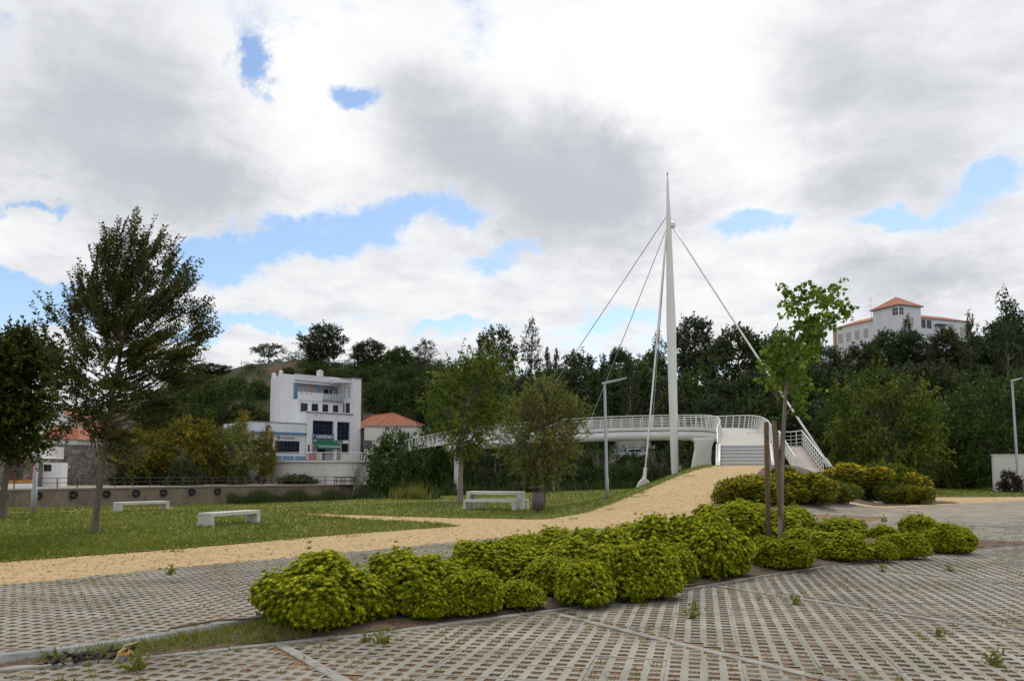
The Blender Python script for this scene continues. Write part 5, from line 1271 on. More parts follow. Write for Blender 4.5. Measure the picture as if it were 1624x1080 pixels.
# riverside trees on the quay at left
plant('autumn', 292, 664, 104, 103, 'yellowing tree above the trailing dark creeper on the quay')
plant('autumn', 225, 672, 90, 100, 'yellowing tree behind the elm trunk on the quay')
plant('autumn', 328, 668, 60, 104, 'yellowing tree between the creeper and the pale-trunked tree')
plant('autumn', 375, 672, 92, 106, 'pale-trunked yellow-green tree on the quay', leafkey='olive')
plant('autumn', 385, 655, 56, 112, 'taller yellow-green tree behind the pale-trunked one')
plant('autumn', 424, 674, 34, 108, 'narrow yellowing tree just left of the blue signed annex', base=-.1)
plant('shrub', 288, 727, 62, 97.6, 'dark creeper bush hanging over the quay wall', leafkey='dark', base=-1.7)
plant('shrub', 205, 740, 60, 99, 'dark bush on the quay behind the elm trunk', leafkey='dark')
plant('shrub', 245, 735, 60, 101, 'dark bush on the quay left of the creeper', leafkey='dark')
plant('shrub', 350, 735, 70, 112, 'dark bush behind the pale-trunked tree', leafkey='dark')
plant('shrub', 400, 732, 70, 113, 'dark bush at the left foot of the terrace wall', leafkey='dark')
plant('shrub', 470, 752, 70, 107.5, 'low hedge bush before the terrace wall', base=-.2)
plant('bare', 560, 706, 62, 103, 'nearly bare small tree before the terrace wall')
# shrubs and bank growth under the bridge
plant('round', 628, 684, 90, 97, 'tall dark bush right of the bare tree', leafkey='scrub')
plant('shrub', 695, 706, 96, 90, 'dark bush under the left end of the bridge')
plant('shrub', 655, 712, 96, 91, 'low dark bush before the tall bush at the waterline')
plant('shrub', 605, 735, 50, 98, 'low bush at the right end of the quay')
i = 0
for x, yt in [(730, 712), (775, 716), (815, 715), (855, 712), (900, 714), (940, 712), (1075, 708), (1110, 712)]:
    plant('shrub', x, yt, 74, 95 + (i % 3) * 2, 'dark tangled bush, %s from left on the far bank below the bridge' % ORD[i], 'bushes on the far bank below the bridge', leafkey='dark'); i += 1
plant('shrub', 1002, 719, 60, 99, 'dark bush half hiding the parked cars under the bridge', leafkey='dark'); plant('shrub', 1040, 716, 50, 99, 'dark bush right of the one before the parked cars', leafkey='dark')
for x, yt in [(720, 738), (770, 742), (815, 740), (860, 744), (910, 738), (955, 735), (1000, 738), (1045, 736), (1090, 738)]:
    plant('shrub', x, yt, 66, 90 + (i % 3), 'low bush, %s from left at the waterline below the bridge' % ORD[i - 8], 'bushes at the waterline below the bridge', leafkey=('dark', 'deep', None)[i % 3], base=-2.2); i += 1
for x, yt, w_ in [(965, 690, 'left of the car'), (1030, 688, 'right of the pale car'), (800, 700, 'behind the picnic table')]:
    o = plant('bare', x, yt, 60, 93, 'leafless grey thicket tree under the bridge, ' + w_, 'thicket trees under the bridge')

# hillside scrub, reeds
def scrub_field():
    rng = np.random.default_rng(17); arrs = []
    def patch(px0, px1, Y0, Y1, n, r, h, tint):
        px = rng.uniform(px0, px1, n); Y = rng.uniform(Y0, Y1, n); X = (px - 812) / F_PX * Y; Z = ground(X, Y)
        m = 70; k = np.repeat(np.arange(n), m); rr_ = r * rng.uniform(.6, 1.3, n)
        d = unit(rng.normal(0, 1, (n * m, 3)) + [0, 0, .3]); P = np.stack([X, Y, Z + h * .25], 1)[k] + d * (rr_[k] * rng.uniform(.5, 1.05, n * m))[:, None] * [1, 1, h / r]
        arrs.append(leaf_arrays(P, unit(d + rng.normal(0, .7, d.shape)), rng.normal(0, 1, d.shape), rng.uniform(.22, .42, n * m), rng.uniform(.12, .2, n * m), np.repeat(rng.normal(tint, .13, n), m) + rng.normal(0, .12, n * m)))
    patch(578, 790, 132, 159, 620, 2.1, 1.8, .36)
    patch(470, 600, 146, 162, 170, 1.4, 1.0, .5)
    patch(270, 430, 128, 160, 70, 1.1, .9, .45)
    patch(60, 270, 126, 160, 120, 1.6, 1.4, .35)
    patch(700, 1640, 104, 150, 620, 1.9, 1.6, .30)
    patch(400, 700, 158, 166, 60, 1.0, .8, .6)
    V, F, T = join(arrs); stuff(link('hillside_scrub', fast_mesh('hillside_scrub', V, F, T), L_['scrub']), 'dense green scrub covering the hillside', 'scrub')
scrub_field()
def reeds():
    rng = np.random.default_rng(23); P = []; H = []
    def belt(px0, px1, Y0, Y1, n, h, zmin=-2.3):
        px = rng.uniform(px0, px1, n); Y = rng.uniform(Y0, Y1, n); X = (px - 812) / F_PX * Y
        P.append(np.stack([X, Y, np.maximum(ground(X, Y), zmin)], 1)); H.append(h * rng.uniform(.5, 1.2, n) * (1 + .3 * np.sin(px * .11)))
    belt(365, 590, 92, 100, 5200, 1.5); belt(590, 760, 86, 92, 3000, 1.6); belt(760, 1120, 84, 90, 6500, 2.1); belt(470, 700, 45, 53, 500, .5, -2.2)
    Xr = rng.uniform(-5, 18, 5200); Yr = near_edge(Xr) + rng.uniform(.3, 4, 5200); P.append(np.stack([Xr, Yr, ground(Xr, Yr)], 1)); H.append(rng.uniform(.6, 1.35, 5200))
    Xr = rng.uniform(26, 45, 1500); Yr = rng.uniform(74, 80, 1500); P.append(np.stack([Xr, Yr, ground(Xr, Yr)], 1)); H.append(rng.uniform(.5, 1.0, 1500))
    P = np.vstack(P); H = np.concatenate(H); n = len(P); V, F, T = blades(P, H, rng.uniform(.05, .11, n) * 1.3, np.clip(rng.normal(.42, .2, n), 0, 1), rng, .22)
    stuff(link('reeds', fast_mesh('reeds', V, F, T), M['reed']), 'reeds and tall grass along both river banks', 'reeds')
reeds()
for px, h, lab in [(662, 1.3, 'yellow-green tussock at the river edge behind the lawn'), (640, 1.0, 'pale reed tuft left of the yellow-green tussock')]:
    rng = np.random.default_rng(px); Y = 46.5; X = (px - 812) / F_PX * Y; n = 260
    V, F, T = blades(np.stack([rng.normal(0, .45, n), rng.normal(0, .3, n), np.zeros(n)], 1), h * rng.uniform(.4, 1, n), np.full(n, .03), rng.uniform(.5, .95, n), rng, .3)
    o = link('grass_tussock', fast_mesh('grass_tussock', V, F, T), M['grass']); o.location = (X, Y, gz(X, Y) - .02); tag(o, lab, 'grass tuft', 'tussocks at the river edge')
# ------------------------------------------------------------------ buildings across the river
def text_mesh(s, size, name, mat, parent, loc, width=None, rot=(math.pi / 2, 0, 0)):
    cu = bpy.data.curves.new('lettering', 'FONT'); cu.body = s; cu.size = size; cu.align_x = 'LEFT'; cu.align_y = 'CENTER'; cu.extrude = .01; cu.offset = size * .02
    t = bpy.data.objects.new('tmp', cu); COL.objects.link(t); dg = bpy.context.evaluated_depsgraph_get(); me = bpy.data.meshes.new_from_object(t.evaluated_get(dg)); bpy.data.objects.remove(t)
    o = link(name, me, mat, parent); o.location = loc; o.rotation_euler = rot
    if width:
        xs = [v.co.x for v in me.vertices]; s_ = width / (max(xs) - min(xs))
        for v in me.vertices: v.co.x = (v.co.x - min(xs)) * s_
    return o
def window(par, axis, a0, a1, b, z0, z1, cols, rows_, frame, pane, name='window', proud=.04, fw=.06, inward=1):
    """window in a wall: axis 'u' lies along x at y=b facing -y, axis 'v' along y at x=b facing -x"""
    def bx(mb, p0, p1, q0, q1, d0, d1):
        return mb.box(p0, p1, b - d1, b - d0, q0, q1) if axis == 'u' else mb.box(b - d1, b - d0, p0, p1, q0, q1)
    w = bx(MB(), a0, a1, z0, z1, -.03, .012).build(name, M[pane], par)
    mb = MB()
    bx(mb, a0 - fw, a0, z0 - fw, z1 + fw, -.02, proud); bx(mb, a1, a1 + fw, z0 - fw, z1 + fw, -.02, proud); bx(mb, a0, a1, z0 - fw, z0, -.02, proud); bx(mb, a0, a1, z1, z1 + fw, -.02, proud)
    mb.build('window_frame', M[frame], w)
    if cols > 1 or rows_ > 1:
        mb = MB()
        for c in range(1, cols): x = a0 + (a1 - a0) * c / cols; bx(mb, x - .025, x + .025, z0, z1, .013, .035)
        for r in range(1, rows_): z = z0 + (z1 - z0) * r / rows_; bx(mb, a0, a1, z - .025, z + .025, .013, .033)
        mb.build('glazing_bars', M[frame], w)
    return w
A44 = math.radians(44); bo = at(485, 730, 116)
B = thing('apartment_building', 'white stepped four-storey building with blue sign and green awning', 'building', (bo.x, 116, bo.z), A44)
P_ = lambda mb, n, m='wall', bev=0: mb.build(n, M[m], B, bevel=bev)
P_(MB().box(0, 7.8, .36, 11.3, -3.5, 7.0), 'wall'); P_(MB().box(0, 1.03, 0, .357, -3.5, 5.9), 'pier'); P_(MB().box(4.56, 5.16, 0, .357, -.2, 5.9), 'pier'); P_(MB().box(7.40, 7.797, 0, .357, -3.5, 5.9), 'pier')
P_(MB().box(0, 7.797, 0, .357, 5.903, 7.0), 'spandrel'); P_(MB().box(-.1, 7.9, -.14, .3, 7.003, 7.16), 'cornice', 'trimgrey'); P_(MB().box(0, 7.797, .303, 2.697, 7.003, 7.12), 'terrace_roof'); P_(MB().box(1.033, 7.397, .02, .357, -3.5, -.2), 'plinth')
P_(MB().box(-.1, 7.9, -.15, .12, 7.162, 7.26), 'coping')
P_(MB().box(7.803, 9.3, 0, 11.3, -3.5, 12.62), 'stair_tower'); P_(MB().box(7.7, 9.4, -.1, 11.4, 12.623, 12.74), 'tower_coping', 'trimgrey')
P_(MB().box(0, 7.797, 2.7, 11.3, 7.003, 9.05), 'wall'); P_(MB().box(0, 7.797, 2.55, 5.2, 9.053, 9.2), 'balcony_slab')
P_(MB().box(.003, 4.1, 2.56, 2.75, 9.203, 10.33), 'balcony_parapet'); P_(MB().box(-.04, 4.18, 2.48, 2.82, 10.333, 10.42), 'parapet_coping', 'trimgrey')
P_(MB().box(4.1, 7.6, 2.50, 2.545, 9.0, 9.21), 'slab_edge', 'trimgrey')
P_(MB().box(0, 7.797, 5.2, 11.3, 9.053, 11.70), 'wall', 'wallpink'); P_(MB().box(-.003, .24, 4.2, 11.303, 9.0, 11.70), 'side_wall')
P_(MB().box(0, 7.797, 3.6, 11.3, 11.703, 12.95), 'roof_band'); P_(MB().box(-.06, 7.797, 3.52, 3.6, 11.98, 12.12), 'band_line', 'trimgrey'); P_(MB().box(-.05, 7.797, 3.54, 3.75, 12.953, 13.02), 'roof_coping')
P_(MB().box(5.9, 7.797, 0.6, 3.597, 12.0, 12.62), 'corner_band'); P_(MB().box(5.85, 7.797, .55, .6, 12.45, 12.55), 'band_line', 'trimgrey')
rf = P_(MB().add([(0.02, 5.2, 12.953), (0.02, 11.28, 12.55), (0.02, 8.0, 13.35), (7.7, 5.2, 12.953), (7.7, 11.28, 12.55), (7.7, 8.0, 13.35)], [(0, 2, 1), (3, 4, 5), (0, 3, 5, 2), (1, 2, 5, 4), (0, 1, 4, 3)]), 'roof', 'roof')
P_(MB().add([(-.01, 5.2, 12.9), (-.01, 11.3, 12.4), (-.01, 11.3, 12.66), (-.01, 8.0, 13.46), (-.01, 5.2, 13.06), (.2, 5.2, 12.9), (.2, 11.3, 12.4), (.2, 11.3, 12.66), (.2, 8.0, 13.46), (.2, 5.2, 13.06)],
            [(0, 4, 3, 2, 1), (5, 6, 7, 8, 9), (0, 5, 9, 4), (4, 9, 8, 3), (3, 8, 7, 2), (2, 7, 6, 1), (1, 6, 5, 0)]), 'gable_wall')
for (u, v, z0, z1, s) in [(.28, 10.9, 11.5, 13.6, .26), (.28, 8.7, 12.9, 13.8, .25), (4.35, 3.95, 12.0, 13.75, .36)]:
    ch = P_(MB().box(u - s, u + s, v - s, v + s, z0, z1), 'chimney'); MB().lathe([(s * 1.5, z1 + .003), (s * 1.5, z1 + .07), (s * .5, z1 + .22), (.02, z1 + .26)], 8, (u, v)).build('chimney_cap', M['wall'], ch)
for u, v in [(.02, 3.62), (4.1, 3.62)]: P_(MB().box(u, u + .32, v, v + .3, 9.2, 11.70), 'blue_column', 'blue')
window(B, 'u', 1.05, 4.52, .36, 3.95, 5.85, 6, 3, 'deepblue', 'glass'); window(B, 'u', 5.2, 7.38, .36, 3.2, 5.75, 3, 4, 'deepblue', 'glass')
window(B, 'u', 6.2, 7.3, .36, 1.2, 2.6, 1, 1, 'trimgrey', 'glass'); dr = P_(MB().box(2.1, 3.4, .32, .355, -.2, 2.1), 'door', 'glass'); window(B, 'u', 1.15, 1.95, .36, .4, 1.9, 1, 1, 'trimgrey', 'curtain'); window(B, 'u', 3.55, 4.45, .36, .1, 1.9, 1, 2, 'trimgrey', 'curtain')
P_(MB().box(5.2, 6.05, .33, .357, 0, 2.6), 'stone_panel', 'tan')
for a, b in [(.45, 1.65), (2.3, 3.4), (4.15, 5.15), (5.95, 6.9)]:
    w = window(B, 'u', a, b, 2.7, 7.35, 8.62, 1, 1, 'wall', 'glass'); MB().box(a - .12, b + .12, 2.6, 2.7, 7.2, 7.28).build('sill', M['trimgrey'], w)
for a, b in [(.75, 1.95), (2.25, 2.65)]: window(B, 'v', a, b, 7.803, 7.35, 8.95, 1, 1, 'wall', 'glass')
for a, b in [(.65, 1.35), (1.8, 2.4)]: window(B, 'v', a, b, 7.803, 9.7, 11.5, 2, 3, 'signwhite', 'curtain')
for a, b in [(.9, 1.3), (1.55, 2.15), (2.75, 3.75), (4.6, 5.1)]: window(B, 'u', a, b, 5.2, 9.9, 11.1, 2, 1, 'signwhite', 'curtain')
window(B, 'u', 5.9, 6.5, 5.2, 9.3, 11.2, 1, 1, 'deepblue', 'glass'); P_(MB().box(6.7, 7.75, 4.6, 4.7, 9.2, 11.3), 'blue_screen', 'deepblue'); window(B, 'u', 7.05, 7.45, 4.6, 9.35, 11.1, 1, 2, 'signwhite', 'curtain')
g = P_(MB().box(4.2, 7.5, 2.58, 2.61, 9.3, 10.15), 'glass_balustrade', 'curtain')
for k in range(7): P_(MB().box(4.2 + k * .55 - .02, 4.2 + k * .55 + .02, 2.56, 2.58, 9.2, 10.2), 'railing_post', 'signwhite')
P_(MB().box(4.15, 7.55, 2.545, 2.60, 10.203, 10.25), 'handrail', 'signwhite')
for a in (.55, 1.35, 2.05):
    P_(MB().prism([(a - .16, 10.12), (a + .16, 10.12), (a, 9.85)], 2.535, 2.557), 'triangle_mark', 'trimgrey')
for a, s in ((.85, .10), (1.55, .18), (2.3, .10)): P_(MB().prism([(a - s, 6.82), (a + s, 6.82), (a, 6.82 - 1.6 * s)], -.02, -.003), 'triangle_mark', 'trimgrey')
window(B, 'v', 10.2, 10.7, 0, 9.0, 10.4, 1, 1, 'trimgrey', 'curtain')
sg = P_(MB().box(1.0, 4.57, -.10, -.003, 3.22, 3.93), 'sign_board', 'deepblue')
text_mesh('CONTÉCNICA', .62, 'lettering', M['signwhite'], sg, (1.52, -.113, 3.50), 2.95)
lg = MB()
lg.tube([(1.2 + .13 * math.cos(t), -.11, 3.64 + .16 * math.sin(t)) for t in np.linspace(.6, 5.6, 10)], .025, 5); lg.build('emblem', M['signwhite'], sg)
fa = P_(MB().box(1.0, 6.1, -.16, -.003, 2.72, 3.10), 'shop_fascia', 'green'); MB().box(1.05, 1.6, -.172, -.162, 2.78, 3.04).build('logo_panel', M['curtain'], fa)
for k in range(9): MB().box(4.3 + k * .19, 4.3 + k * .19 + .12, -.17, -.162, 2.84, 2.98).build('letter', M['curtain'], fa)
aw = P_(MB().add([(1.0, -.02, 2.66), (5.2, -.02, 2.66), (5.0, -1.25, 2.05), (1.3, -1.25, 2.05), (1.0, -.02, 2.60), (5.2, -.02, 2.60), (5.0, -1.25, 1.99), (1.3, -1.25, 1.99)], [(0, 3, 2, 1), (4, 5, 6, 7), (0, 4, 7, 3), (3, 7, 6, 2), (2, 6, 5, 1)]), 'awning', 'green')
MB().box(1.3, 5.0, -1.29, -1.253, 2.0, 2.09).build('front_bar', M['signwhite'], aw); MB().box(1.3, 5.0, -1.275, -1.255, 1.68, 1.998).build('valance', M['green'], aw)
P_(MB().lathe([(.34, 0), (.34, .12)], 16), 'round_sign', 'red'); o = B.children[-1]; o.rotation_euler = (math.pi / 2, 0, 0); o.location = (.62, -.02, 3.1)
P_(MB().box(.3, .55, -.03, -.003, 1.3, 2.3), 'wall_box', 'glass'); P_(MB().tube([(9.32, -.03, -2), (9.32, -.03, 4.2), (9.1, -.03, 4.8)], .06, 6), 'drain_pipe', 'trimgrey')
an_ = thing('annex_building', 'low white annex with blue stripe and blue diamond sign left of the stepped building', 'building', (bo.x, 116, bo.z), A44)
Q_ = lambda mb, n, m='wall': mb.build(n, M[m], an_)
Q_(MB().box(-8.5, -.02, .2, 9, -3.5, 5.3), 'wall'); Q_(MB().box(-8.6, 0.0, .1, .5, 5.303, 5.42), 'coping', 'trimgrey'); Q_(MB().box(-8.6, -.03, -.25, .197, 3.75, 3.98), 'blue_eave', 'blue')
Q_(MB().box(-8.5, -.05, .08, .197, .1, .62), 'blue_base', 'blue')
window(an_, 'u', -4.7, -1.05, .2, 1.05, 2.72, 6, 2, 'deepblue', 'glass'); window(an_, 'u', -8.2, -5.2, .2, 1.05, 2.72, 5, 2, 'deepblue', 'glass')
sg = Q_(MB().add([(-4.25, .15, 2.86), (-3.93, .15, 3.2), (-4.25, .15, 3.54), (-4.57, .15, 3.2), (-4.25, .197, 2.86), (-3.93, .197, 3.2), (-4.25, .197, 3.54), (-4.57, .197, 3.2)], [(0, 1, 2, 3), (0, 4, 5, 1), (1, 5, 6, 2), (2, 6, 7, 3), (3, 7, 4, 0)]), 'diamond_emblem', 'blue')
for k in range(10): Q_(MB().box(-3.85 + k * .205, -3.85 + k * .205 + .15, .17, .197, 3.0, 3.3), 'sign_letter', 'trimgrey')
for k in range(2): Q_(MB().box(-1.7 + k * .16, -1.7 + k * .16 + .12, .17, .197, 2.95, 3.08), 'sign_letter', 'trimgrey')
# things on the terrace
p = at(489, 727, 112.0); r = thing('vending_crate', 'red slatted crate on the terrace beside the shop door', 'crate', (p.x, 112.0, 3.2), A44)
for k in range(4): MB().box(0, 1.3, 0, .6, .05 + k * .24, .05 + k * .24 + .2).build('slat', M['red'], r)
p = at(502, 727, 112.5); r = thing('notice_stand', 'pale yellowish display stand on the terrace by the red crate', 'display stand', (p.x, 112.6, 3.2), A44); MB().box(0, .8, 0, .3, 0, 1.05).build('board', M['rooftrim'], r); MB().box(.1, .7, -.02, -.003, .3, .9).build('poster', M['curtain'], r)

# curved terrace wall with white railing
tw = catmull([(at(425, 700, 113).x, 113), (at(445, 700, 110.6).x, 110.6), (at(490, 700, 109.6).x, 109.6), (at(540, 700, 109.8).x, 109.8), (at(572, 700, 111.2).x, 111.2), (at(584, 700, 114).x, 114), (at(588, 700, 119).x, 119)], 8)
tp_ = np.c_[tw, np.zeros(len(tw))]; tt = np.gradient(tp_, axis=0); tt /= np.linalg.norm(tt, axis=1)[:, None]; tn = np.stack([-tt[:, 1], tt[:, 0], 0 * tt[:, 0]], 1)
def sweep2(P, Nn, prof, name, mat, par, smooth=False):
    V = []; F = []; m = len(prof)
    for p, n in zip(P, Nn):
        for o, h in prof: V.append(tuple(p + n * o + np.array([0, 0, h])))
    for j in range(len(P) - 1):
        for c in range(m): F.append((j * m + c, j * m + (c + 1) % m, (j + 1) * m + (c + 1) % m, (j + 1) * m + c))
    F += [tuple(range(m - 1, -1, -1)), tuple((len(P) - 1) * m + c for c in range(m))]
    return MB().add(V, F).build(name, mat, par, smooth)
ter = thing('terrace_wall', 'curved white retaining wall of the terrace below the stepped building', 'wall', (0, 0, 0))
sweep2(tp_, tn, [(0, -.6), (0, 2.85), (.4, 2.85), (.4, -.6)], 'wall', M['wallwarm'], ter); sweep2(tp_, tn, [(-.22, 2.853), (-.26, 3.0), (-.22, 3.2), (.5, 3.2), (.5, 2.853)], 'coping', M['white_concrete'], ter)
MB().slab([tuple(q) for q in tw[:, :2] + tn[:, :2] * .45] + [(at(588, 700, 130).x, 130), (at(425, 700, 130).x, 130)], 2.4, 3.17).build('terrace_floor', M['pave'], ter)
tr_ = thing('terrace_railing', 'white railing along the terrace of the stepped building', 'railing', (0, 0, 0))
for h, rr2 in ((4.25, .05), (3.95, .022), (3.7, .022), (3.45, .022)): MB().tube([p + np.array([0, 0, h]) for p in tp_], rr2, 6).build('rail', M['signwhite'], tr_)
for p in resample(tp_, 1.9): MB().tube([p + np.array([0, 0, 3.2]), p + np.array([0, 0, 4.24])], .045, 6).build('railing_post', M['signwhite'], tr_)

# low building with hipped tile roof
H0, H1 = at(578, 676, 121), at(770, 676, 121)
hb = thing('tiled_hall', 'long low white hall with orange hipped tile roof right of the stepped building', 'building', (H0.x, 121, 0))
hw = H1.x - H0.x; eh = at(600, 677, 121).z
MB().box(0, hw, 0, 12, -1, eh).build('wall', M['wallwarm'], hb); MB().box(-.1, hw + .1, -.15, .3, eh + .003, eh + .22).build('eave_gutter', M['trimgrey'], hb)
def hl(px, py, Y): q = at(px, py, Y); return np.array([q.x - H0.x, q.y - 121, q.z])
def hip_roof(par, Fc, Rc, A, back, nrib):
    Fc, Rc, A = map(np.array, (Fc, Rc, A)); bk = np.array(back); Lc = Fc + bk; Bc = A + bk * .8; Qc = Rc + bk
    rf = MB().add([Fc, Rc, A, Bc, Lc, Qc], [(0, 1, 2), (0, 2, 3, 4), (1, 5, 3, 2), (4, 3, 5)]).build('roof', M['roof'], par)
    e = (Rc - Fc) / np.linalg.norm(Rc - Fc); nrm = np.cross(Rc - Fc, A - Fc); nrm /= np.linalg.norm(nrm); f = np.cross(nrm, e); f *= np.sign(f[2])
    ta_ = np.dot(A - Fc, e); L = np.linalg.norm(Rc - Fc); hf = np.dot(A - Fc, f)
    for k in range(1, nrib):
        s = L * k / nrib; ln = hf * (s / ta_ if s < ta_ else (L - s) / (L - ta_)); b = Fc + e * s + nrm * .03
        MB().tube([b, b + f * ln], .07, 5).build('tile_row', M['roof'], rf)
    f2 = A - Fc; e2 = bk / np.linalg.norm(bk); n2 = np.cross(e2, f2); n2 /= np.linalg.norm(n2)
    for k in range(1, int(nrib * .7)):
        s = k / (nrib * .7); b = Fc + bk * s; t = A + bk * .8 * s; MB().tube([b, t], .06, 4).build('tile_row', M['roof'], rf)
    for a, b in ((Fc, A), (Rc, A), (A, Bc)): MB().tube([a, b], .13, 6).build('ridge_tiles', M['roof'], rf)
hip_roof(hb, hl(593, 677, 121.4), hl(678, 677, 124), hl(623, 655, 128), (-5.5, 7.5, 0), 18)
hip_roof(hb, hl(676, 677, 121.6), hl(735, 677, 122.5), hl(702, 666, 126), (-2, 6, 0), 12)
w = MB().box(hl(587, 0, 121)[0], hl(600, 0, 121)[0], -.03, .0, at(590, 712, 121).z, at(590, 698, 121).z).build('window', M['glass'], hb)
for k in range(7): x = hl(587, 0, 121)[0] + k * .2; MB().box(x - .02, x + .02, -.08, -.04, at(590, 712, 121).z, at(590, 698, 121).z).build('window_bar', M['trimgrey'], w)
a, b = at(576, 658, 137), at(688, 659, 137); o = thing('tan_wall', 'weathered tan wall behind the orange hipped roof', 'wall', (a.x, 137, 0)); MB().box(0, b.x - a.x, 0, .5, gz(a.x, 137) - 2, a.z).build('wall', M['tan'], o); MB().box(-.1, b.x - a.x + .1, -.1, .6, a.z + .003, a.z + .18).build('coping', M['trimgrey'], o)

# ------------------------------------------------------------------ quay
QL = np.array([(-70, 45, 0), (-47.5, 80, 0), (-36.2, 98, 0), (-21.4, 107, 0)], float)
QT = np.gradient(QL, axis=0); QT /= np.linalg.norm(QT, axis=1)[:, None]; QN = np.stack([-QT[:, 1], QT[:, 0], 0 * QT[:, 0]], 1)   # towards the land
quay = thing('quay_wall', 'tan concrete quay wall along the far side of the river', 'wall', (0, 0, 0))
sweep2(QL, QN, [(-1.3, -3.6), (-1.3, -.22), (.3, -.22), (.3, -3.6)], 'wall', M['quay'], quay); sweep2(QL, QN, [(-1.42, -.218), (-1.42, -.05), (.5, -.05), (.5, -.218)], 'coping', M['pave'], quay)
struct(grid_sheet('promenade', [(-69.5, 46), (-47.6, 80.3), (-36.3, 98.3), (-21.6, 107.4), (-24, 111), (-37, 111.5), (-45, 116), (-57.5, 92.5), (-82, 55)], .03, 1.0, M['pave']))
qrail = thing('quay_railing', 'brown steel railing along the quay edge', 'railing', (0, 0, 0)); QR = QL - QN * 1.1
for h in (.95, .5): MB().tube([p + np.array([0, 0, h]) for p in QR], .035, 6).build('rail', M['brown_rail'], qrail)
for p in resample(QR, 2.0): MB().box(-.04, .04, -.04, .04, -.1, .95).build('railing_post', M['brown_rail'], qrail).location = tuple(p)
tyre_labels = ['first', 'second', 'third', 'fourth', 'fifth', 'sixth', 'seventh', 'eighth']
QF = QL - QN * 1.36
def q_at(px):
    best = None
    for i in range(3):
        for t in np.linspace(0, 1, 120):
            p = QF[i] * (1 - t) + QF[i + 1] * t; x = 812 + F_PX * p[0] / p[1]
            if best is None or abs(x - px) < best[0]: best = (abs(x - px), p, QT[min(i + 1, 2)] if i else (QL[1] - QL[0]) / np.linalg.norm(QL[1] - QL[0]))
    return best[1], best[2]
tyre_me = None
for k, px in enumerate([12, 64, 119, 171, 219, 263, 306, 347]):
    p, t = q_at(px)
    r = thing('tyre_fender', '%s black tyre from the left hung on the quay wall as a fender' % tyre_labels[k], 'tyre', (p[0], p[1], -.72), math.atan2(t[1], t[0]), 'tyre fenders on the quay wall')
    pts = [(.31 * math.cos(a), -.11, .31 * math.sin(a)) for a in np.linspace(0, 2 * np.pi, 21)]; MB().tube(pts, .13, 8, False).build('tyre', M['tyre'], r, True)
    MB().tube([(-.02, -.05, .3), (0, .02, .66)], .015, 5).build('rope', M['brown_rail'], r)
a, b = at(40, 705, 93), at(335, 705, 117)
sw = thing('stone_wall', 'tall grey rubble stone retaining wall behind the quay', 'wall', (a.x, a.y, 0), math.atan2(b.y - a.y, b.x - a.x)); ln = math.hypot(b.x - a.x, b.y - a.y)
MB().box(0, ln, 0, .8, -.3, 4.85).build('wall', M['stone'], sw); MB().box(-.05, ln + .05, -.06, .86, 4.853, 4.98).build('coping', M['kerb'], sw)
a = at(67, 765, 90); kk = thing('kiosk', 'small white kiosk with two dark windows before the stone wall', 'kiosk', (a.x, 90, -.1), math.radians(8)); kw = 28 / pxm(90); kh = 38 / pxm(90)
MB().box(0, kw, 0, 1.6, 0, kh).build('wall', M['signwhite'], kk); window(kk, 'u', .1, kw / 2 - .08, 0, kh * .64, kh * .93, 1, 1, 'signwhite', 'glass'); window(kk, 'u', kw / 2 + .08, kw - .12, 0, kh * .64, kh * .93, 1, 1, 'signwhite', 'glass')
MB().lathe([(.17, 0), (.17, .02)], 12).build('round_sticker', M['curtain'], kk); o = kk.children[-1]; o.rotation_euler = (math.pi / 2, 0, 0); o.location = (kw - .4, -.03, kh * .82)
a = at(-40, 765, 88); rs = thing('riverside_cafe', 'low cafe with red framed windows behind the leftmost tree', 'building', (a.x, 88, -.1), math.radians(6)); cw = 92 / pxm(88)
MB().box(0, cw, 0, 6, 0, 3.2).build('wall', M['stone'], rs); MB().box(-.2, cw + .1, -1.0, 6.2, 3.2, 3.45).build('canopy', M['signwhite'], rs); MB().box(-.2, cw + .1, -.4, 6.2, 3.453, 4.6).build('fascia', M['wallwarm'], rs)
window(rs, 'u', cw - 3.0, cw - 1.5, 0, .3, 2.7, 2, 3, 'red', 'glass'); window(rs, 'u', cw - 5.5, cw - 4.0, 0, .3, 2.7, 2, 3, 'red', 'glass'); MB().box(cw - .15, cw, -.9, -.75, 0, 3.2).build('canopy_post', M['red'], rs)
a = at(13, 768, 84); pl = thing('flower_planter', 'white planter with orange flowers by the cafe', 'planter', (a.x, 84, -.1)); MB().box(0, 2.6, -.2, .3, 0, .5).build('box', M['signwhite'], pl)
rng = np.random.default_rng(2); n = 260; V, F, T = leaf_arrays(np.stack([rng.uniform(0, 2.6, n), rng.uniform(-.2, .3, n), rng.uniform(.5, .8, n)], 1), unit(rng.normal(0, 1, (n, 3)) + [0, 0, .6]), rng.normal(0, 1, (n, 3)), rng.uniform(.1, .2, n), rng.uniform(.06, .12, n), rng.uniform(0, .6, n)); link('flowers', fast_mesh('planter_flowers', V, F, T), M['orange'], pl)
a = at(89, 713, 106); ps = thing('parasol', 'red parasol above the stone wall', 'parasol', (a.x, 106, 3.2)); hz_ = a.z - 3.2
MB().tube([(0, 0, 0), (0, 0, hz_ + .6)], .03, 6).build('pole', M['steel'], ps); MB().lathe([(1.45, hz_ - .08), (1.4, hz_), (.7, hz_ + .36), (.03, hz_ + .58)], 8).build('canopy', M['pinkred'], ps)
a = at(45, 700, 112); b = at(122, 700, 112); hs = thing('red_roofed_house', 'small white house with red tile roof above the stone wall', 'house', (a.x, 112, 0)); wd = b.x - a.x; ez = at(100, 697, 112).z; rz_ = at(90, 676, 116).z
MB().box(0, wd, 0, 8, 2, ez).build('wall', M['wall'], hs)
